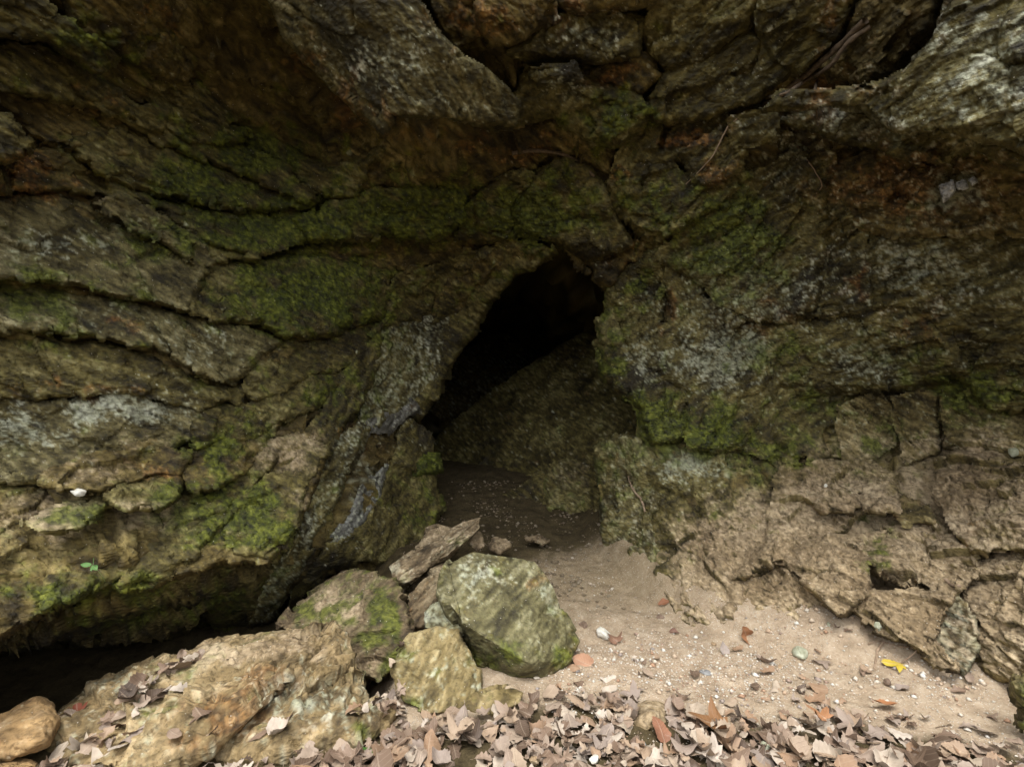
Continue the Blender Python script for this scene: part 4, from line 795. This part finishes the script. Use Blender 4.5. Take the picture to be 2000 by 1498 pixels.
bv = BVHTree.FromPolygons([tuple(p) for p in np.concatenate(BVH_V)], [tuple(int(i) for i in f) for f in np.concatenate(BVH_T)])
def euler_np(rx, ry, rz): return np.array(Matrix.Rotation(rz, 3, 'Z') @ Matrix.Rotation(ry, 3, 'Y') @ Matrix.Rotation(rx, 3, 'X'))
def scatter():
    out = []; n = 24000
    xs = rng.uniform(-1.75, 2.3, n); ys = rng.uniform(.75, 2.3, n); L = litter(xs, ys); zs = tuned_gz(xs, ys)
    for x, y, l, z in zip(xs, ys, L, zs):
        left = x < -.75 - .0 and y > 1.2
        pr = l ** 1.4 * .36 + (.022 if y < 2.2 and x > .1 else 0)
        if rng.random() > pr: continue
        h = bv.ray_cast(Vector((x, y, 2)), Vector((0, 0, -1)))
        size = [rng.uniform(.018, .045), rng.uniform(.04, .085), rng.uniform(.08, .11)][rng.choice(3, p=[.32, .53, .15])] * (.8 if y < 1.4 else 1)
        lay = rng.random() * .035 * l
        if (x - .47) ** 2 + (y - 1.66) ** 2 < .0075: continue
        if h[0] is not None and h[0].z > z - .01:
            if x < -.55 and h[1].z > .72 and rng.random() < .05 and y < 1.68 and x > -1.3: zz = h[0].z + .006; nrm = h[1]
            else: continue
        else: zz = z + .008 + lay; nrm = Vector((0, 0, 1))
        out.append((Vector((x, y, zz)), nrm, size * (.8 if lay < .01 else 1), rng.integers(len(SHAPES)), rng.uniform(0, 6.283), rng.normal(0, .2), rng.normal(0, .2), lay))
    # leaves caught along the crack across the long foreground boulder and in the corner beside it
    for (u0, v0, d0_, u1, v1, d1_, k, sp) in [(200,1440,1.62,330,1350,1.86,22,.03),(330,1350,1.86,400,1300,1.97,10,.02),(110,1400,1.72,260,1480,1.52,45,.07),(760,1300,2.0,770,1400,1.74,22,.035),(690,1440,1.64,760,1380,1.78,14,.04)]:
        a, c = at(u0, v0, d0_), at(u1, v1, d1_)
        for i in range(k):
            p = a.lerp(c, rng.random()); x, y = p.x + rng.normal(0, sp), p.y + rng.normal(0, sp); h = bv.ray_cast(Vector((x, y, 2)), Vector((0, 0, -1))); z = float(tuned_gz(np.array([x]), np.array([y]))[0])
            nrm = Vector((0, 0, 1))
            if h[0] is not None and h[0].z > z: z, nrm = h[0].z, h[1]
            if nrm.z < .45 or (x < -1.33 and nrm.z < .999): continue
            out.append((Vector((x, y, z + .008 + rng.random() * .012)), nrm, rng.uniform(.04, .085), rng.integers(len(SHAPES)), rng.uniform(0, 6.283), rng.normal(0, .3), rng.normal(0, .3), .04))
    return out
LV = scatter()
def score(l):
    p = l[0]; u, v = 1000 + p.x / p.y * F, 749 - (p.z - CAMH) / p.y * F
    if not (0 < u < 2000 and 0 < v < 1498): return -1
    return l[2] / p.y * (1 + 14 * l[7])
order = sorted(range(len(LV)), key=lambda i: -score(LV[i])); single = set(i for i in order[:285] if score(LV[i]) > 0)
SV, SF, SC, nb_ = [], [], [], 0
def leaf_matrix(l):
    p, nrm, s, k, rz, rx, ry, lay = l
    q = Vector((0, 0, 1)).rotation_difference(nrm).to_matrix()
    return (Matrix.Translation(p) @ (q @ Matrix.Rotation(rz, 3, 'Z') @ Matrix.Rotation(rx, 3, 'X') @ Matrix.Rotation(ry, 3, 'Y')).to_4x4() @ Matrix.Scale(s, 4))
for i, l in enumerate(LV):
    M = leaf_matrix(l)
    if i in single:
        o = bpy.data.objects.new('dry_leaf', LEAFMESH[l[3]]); o.matrix_world = M; COL.objects.link(o)
        tag(o, 'curled dry brown leaf lying in the leaf litter along the bottom', 'leaf', 'dry brown leaves of the litter')
    else:
        V, Fc, UV = SHAPES[l[3]]; A = np.array(M); SV.append(V @ A[:3, :3].T + A[:3, 3]); SF.append(Fc + nb_); nb_ += len(V); SC.append(leaf_chan(UV, rng.random()))
o = mesh_obj('leaf_litter', np.concatenate(SV), np.concatenate(SF), LSTUFF, None, np.concatenate(SC)); tag(o, 'thick mat of fallen brown leaves along the bottom', 'leaf litter', kind='stuff')
print('leaves', len(LV), 'single', len(single))

dg = bpy.context.evaluated_depsgraph_get()
def hit(u, v, lift=0.0):                                # the surface seen at a bearing
    dr = Vector(((u - 1000) / F, 1, -(v - 749) / F)).normalized(); ok, loc, nrm, *_ = scene.ray_cast(dg, Vector((0, 0, CAMH)), dr)
    if not ok: return at(u, v, 3), Vector((0, -1, 0))
    if nrm.dot(dr) > 0: nrm = -nrm
    return loc + nrm * lift, nrm
def one_leaf(u, v, px, kind, seed, colr, label, name='dry_leaf', curl=1.0, rz=0.0, tilt=(0.2, 0.1), lift=.012):
    loc, nrm = hit(u, v, lift)
    if (nrm.z < .5 and v > 1100) or v > 1395: nrm = Vector((0, 0, 1))
    V, Fc, UV = leaf_shape(kind, seed, curl=curl); m = leaf_material(name + '_' + str(seed), 'object', colr); o = mesh_obj(name, V, Fc, m, None, leaf_chan(UV))
    s = px / F * loc.y; o.matrix_world = leaf_matrix((loc, nrm, s, 0, rz, tilt[0], tilt[1], 0)); return tag(o, label, 'leaf')
one_leaf(1748, 1300, 38, 'maple', 301, (.50, .37, .04), 'bright yellow leaf on sand under the right bank', 'yellow_leaf', .9, 1.2)
one_leaf(1388, 1432, 82, 'maple', 302, (.20, .10, .042), 'large orange-brown lobed leaf in the litter', curl=1.2, rz=1.4, lift=.03)
one_leaf(1290, 1435, 50, 'broad', 303, (.26, .12, .07), 'reddish leaf leaning on the rounded olive stone', curl=.9, rz=.3, tilt=(.6, .2), lift=.025)
one_leaf(1142, 1296, 54, 'broad', 304, (.38, .21, .13), 'broad pinkish-brown leaf at the large boulder right foot', curl=.7, rz=1.3)
one_leaf(158, 1384, 30, 'maple', 305, (.20, .055, .03), 'small dark red leaf on the long foreground boulder', curl=1.6, rz=.8)
one_leaf(716, 1486, 40, 'maple', 306, (.05, .14, .02), 'small bright green leaf at the bottom edge', 'green_leaf', .8, 2.0, lift=.03)
one_leaf(1455, 1238, 34, 'broad', 307, (.28, .13, .06), 'curled brown leaf standing upright at the bank foot', curl=2.0, rz=.3, tilt=(1.1, .2), lift=.02)
one_leaf(1414, 1275, 32, 'beech', 308, (.30, .25, .22), 'grey narrow leaf stuck upright in the sand', curl=1.0, rz=.1, tilt=(.9, .1), lift=.012)
one_leaf(1298, 1178, 24, 'beech', 309, (.24, .10, .05), 'small rust-brown leaf on sand by the passage wall', curl=1.0, rz=1.4)
one_leaf(1265, 1320, 32, 'beech', 310, (.36, .27, .20), 'pale heart-shaped leaf lying open on the sand', curl=.6, rz=.4)
one_leaf(1318, 1235, 20, 'beech', 311, (.16, .085, .06), 'tiny dark curled leaf in the middle of the sand', curl=2.0, rz=1.0)
one_leaf(1200, 1252, 34, 'maple', 312, (.20, .11, .07), 'crumpled brown leaf beside the white knobbly stone', curl=1.8, rz=.5)
one_leaf(1608, 1398, 46, 'maple', 313, (.31, .15, .07), 'small orange curled leaf at the litter upper edge', curl=1.5, rz=.6, lift=.03)
one_leaf(1732, 1388, 44, 'beech', 314, (.36, .16, .07), 'rust-orange narrow leaf on pale grit', curl=1.4, rz=1.3, lift=.02)

# ------------------------------------------------------------------ seedling on the left wall
def tube_mesh(pts, r0, r1, seg=6, wig=0.0, seed=0):
    pts = [Vector(p) for p in pts]; rr = np.random.default_rng(seed); fine = []
    for i in range(len(pts) - 1):
        p0, p1, p2, p3 = pts[max(0, i - 1)], pts[i], pts[i + 1], pts[min(len(pts) - 1, i + 2)]
        for k in range(5):
            t = k / 5; fine.append(.5 * ((2 * p1) + (p2 - p0) * t + (2 * p0 - 5 * p1 + 4 * p2 - p3) * t * t + (3 * p1 - p0 - 3 * p2 + p3) * t ** 3))
    fine.append(pts[-1]); V, Fc = [], []; n = len(fine)
    for i, p in enumerate(fine):
        tg = (fine[min(n - 1, i + 1)] - fine[max(0, i - 1)]).normalized(); a = tg.cross(Vector((.3, .5, .8))).normalized(); b_ = tg.cross(a)
        r = (r0 + (r1 - r0) * i / (n - 1)) * rr.uniform(.8, 1.2); p = p + Vector(rr.normal(0, wig, 3))
        for j in range(seg): V.append(p + (a * math.cos(6.283 * j / seg) + b_ * math.sin(6.283 * j / seg)) * r)
    Fc = [(i * seg + j, i * seg + (j + 1) % seg, (i + 1) * seg + (j + 1) % seg, (i + 1) * seg + j) for i in range(n - 1) for j in range(seg)]
    return np.array([tuple(v) for v in V]), np.array(Fc)
bark, bt, bb = nodes('root_bark'); bn = noise(bt, N(bt, 'ShaderNodeTexCoord').outputs['Object'], 60, 5)
bt.links.new(ramp(bt, bn, [(.3, (.06, .04, .024)), (.6, (.15, .105, .065)), (.75, (.24, .18, .12))]), bb.inputs['Base Color']); bb.inputs['Roughness'].default_value = .85
palebark, pt, pb = nodes('rootlet'); pn = noise(pt, N(pt, 'ShaderNodeTexCoord').outputs['Object'], 60, 5)
pt.links.new(ramp(pt, pn, [(.3, (.18, .12, .075)), (.7, (.34, .25, .17))]), pb.inputs['Base Color']); pb.inputs['Roughness'].default_value = .85
def root(name, label, cat, pts, w0, w1, mat=bark, lift=.012, wig=.001, seed=0, group=None):
    P = [hit(u, v, lift)[0] for (u, v) in pts]
    ys = np.array([p.y for p in P]); med = np.median(ys)
    P = [at(u, v, float(np.clip(p.y, med - .35, med + .35))) for (u, v), p in zip(pts, P)]
    V, Fc = tube_mesh(P, w0 / F * med, w1 / F * med, 6, wig, seed); org = V[0].copy(); o = mesh_obj(name, V - org, Fc, mat); o.location = org
    return tag(o, label, cat, group)
sb, sn_ = hit(205, 1130, .0); tip = sb + Vector((-.018, -.035, .065))
sd_ = empty('seedling', sb); tag(sd_, 'tiny green seedling growing from the mossy left ledge', 'seedling')
def local(o): o.parent = sd_; return o
V, Fc = tube_mesh([(0, 0, -.01), (.004, -.02, .02), tip - sb], .0012, .0008); stm, stt, stb = nodes('green_stem'); stb.inputs['Base Color'].default_value = (.16, .20, .07, 1)
local(mesh_obj('stem', V, Fc, stm))
sl = leaf_material('seedling_leaf', 'object', (.10, .22, .06))
for (du, dv, s, rz, k) in [(-14, -3, .034, 1.75, 1), (8, -14, .036, -.35, 2), (14, 6, .034, -1.9, 3), (3, 12, .022, -2.8, 4)]:
    Vl, Fl, UV = leaf_shape('beech', 400 + k, curl=.4); lf = mesh_obj('leaf', Vl + np.array([0, .55, 0]), Fl, sl, sd_, leaf_chan(UV)); lf.location = tip - sb; lf.rotation_euler = (R(55), 0, rz) if False else (0, 0, 0)
    dirv = Vector((du, -8, -dv)).normalized(); nr = Vector((0, -.75, .65)); x_ = dirv.cross(nr).normalized(); z_ = x_.cross(dirv)
    lf.rotation_euler = Matrix((x_, dirv, z_)).transposed().to_euler(); lf.scale = (s, s, s)

# ------------------------------------------------------------------ roots
root('tree_root', 'thick brown root crossing the upper right overhang', 'root', [(1690,40),(1640,90),(1600,125),(1550,165),(1490,206)], 7, 5, lift=.02, seed=1)
root('tree_root', 'second brown root running close below the thick one', 'root', [(1700,52),(1655,85),(1620,130),(1570,160),(1530,185),(1500,190)], 5, 3.5, lift=.03, seed=2)
root('tree_root', 'short brown root dropping from the thick overhang root', 'root', [(1605,125),(1595,160),(1590,190),(1598,235)], 3.5, 2, lift=.02, seed=3)
root('tree_root', 'thin dark root arching over the dark recess', 'root', [(1000,300),(1060,295),(1120,310),(1160,345)], 4, 3, lift=.015, seed=4)
root('rootlet', 'fine pale rootlet trailing down left of the fork', 'root', [(1440,232),(1420,250),(1395,300),(1370,330),(1340,360)], 1.6, 1.0, palebark, .008, seed=5)
root('rootlet', 'fine pale rootlet trailing down right of the fork', 'root', [(1535,250),(1560,290),(1585,325),(1605,360),(1595,378)], 1.5, 1.0, palebark, .008, seed=6)
root('rootlet', 'thin curved rootlet on the dusty foot of the right pillar', 'root', [(1228,930),(1238,958),(1252,975),(1260,1000)], 3, 2, palebark, .006, seed=7)
root('rootlet', 'bare rootlet hanging to the sand beside the yellow leaf', 'root', [(1726,1252),(1714,1268),(1710,1290),(1708,1310)], 3, 1.5, palebark, .012, seed=8)
root('rootlet', 'thin rootlet under the broken plates above the yellow leaf', 'root', [(1695,1258),(1720,1252),(1755,1262),(1790,1268),(1760,1295)], 1.6, 1.0, palebark, .012, seed=9)
root('twig', 'bent twig lying on the dusty right bank', 'twig', [(1848,1132),(1858,1142),(1874,1144),(1888,1150)], 3.5, 2, palebark, .008, seed=10)
for k in range(16):
    u, v = rng.uniform(750, 1980), rng.uniform(1400, 1490); a = rng.uniform(-.6, .6) + (3.14 if rng.random() < .5 else 0); L_ = rng.uniform(20, 60)
    root('twig', 'thin dry twig lying among the fallen leaves', 'twig', [(u, v), (u + L_ * math.cos(a) * .5, v + L_ * math.sin(a) * .3), (u + L_ * math.cos(a), v + L_ * math.sin(a) * .6)], 1.6, 1.0, bark, .006, seed=30 + k, group='twigs in the leaf litter')

# ------------------------------------------------------------------ quartz pocket and loose chips on the walls
for k, (u, v, w, mt, lab, _) in enumerate([(152,960,34,'white','pale elongated stone resting on the left ledge',None),(1981,885,18,'green','pale chip of rock on the right bank near the edge',None),(1614,950,10,'white','small cream pebble on the dusty right bank',None),(1618,1220,14,'green','grey-green chip wedged under the plates of the bank',None),(1716,1222,20,'green','pale grey stone wedged in the overhanging bank plates',None)]):
    loc, nr = hit(u, v); rr = np.random.default_rng(70 + k); q = rr.normal(size=(22, 3)); r = w / 2 / F * loc.y
    q = q / np.linalg.norm(q, axis=1, keepdims=True) * r * rr.uniform(.8, 1.05, (22, 1)) * (np.array([1, .7, .5]) if k == 0 else np.array([.75, .7, 1]))
    V, T = hull_mesh(q, 1, max(.003, r * .15), 0, .1, k); o = mesh_obj('stone', V, T, smat[mt]); o.location = loc + nr * r * .25; tag(o, lab, 'stone')
print('tris', sum(len(m.loop_triangles) if m.loop_triangles else sum(len(p.vertices) - 2 for p in m.polygons) for m in bpy.data.meshes))
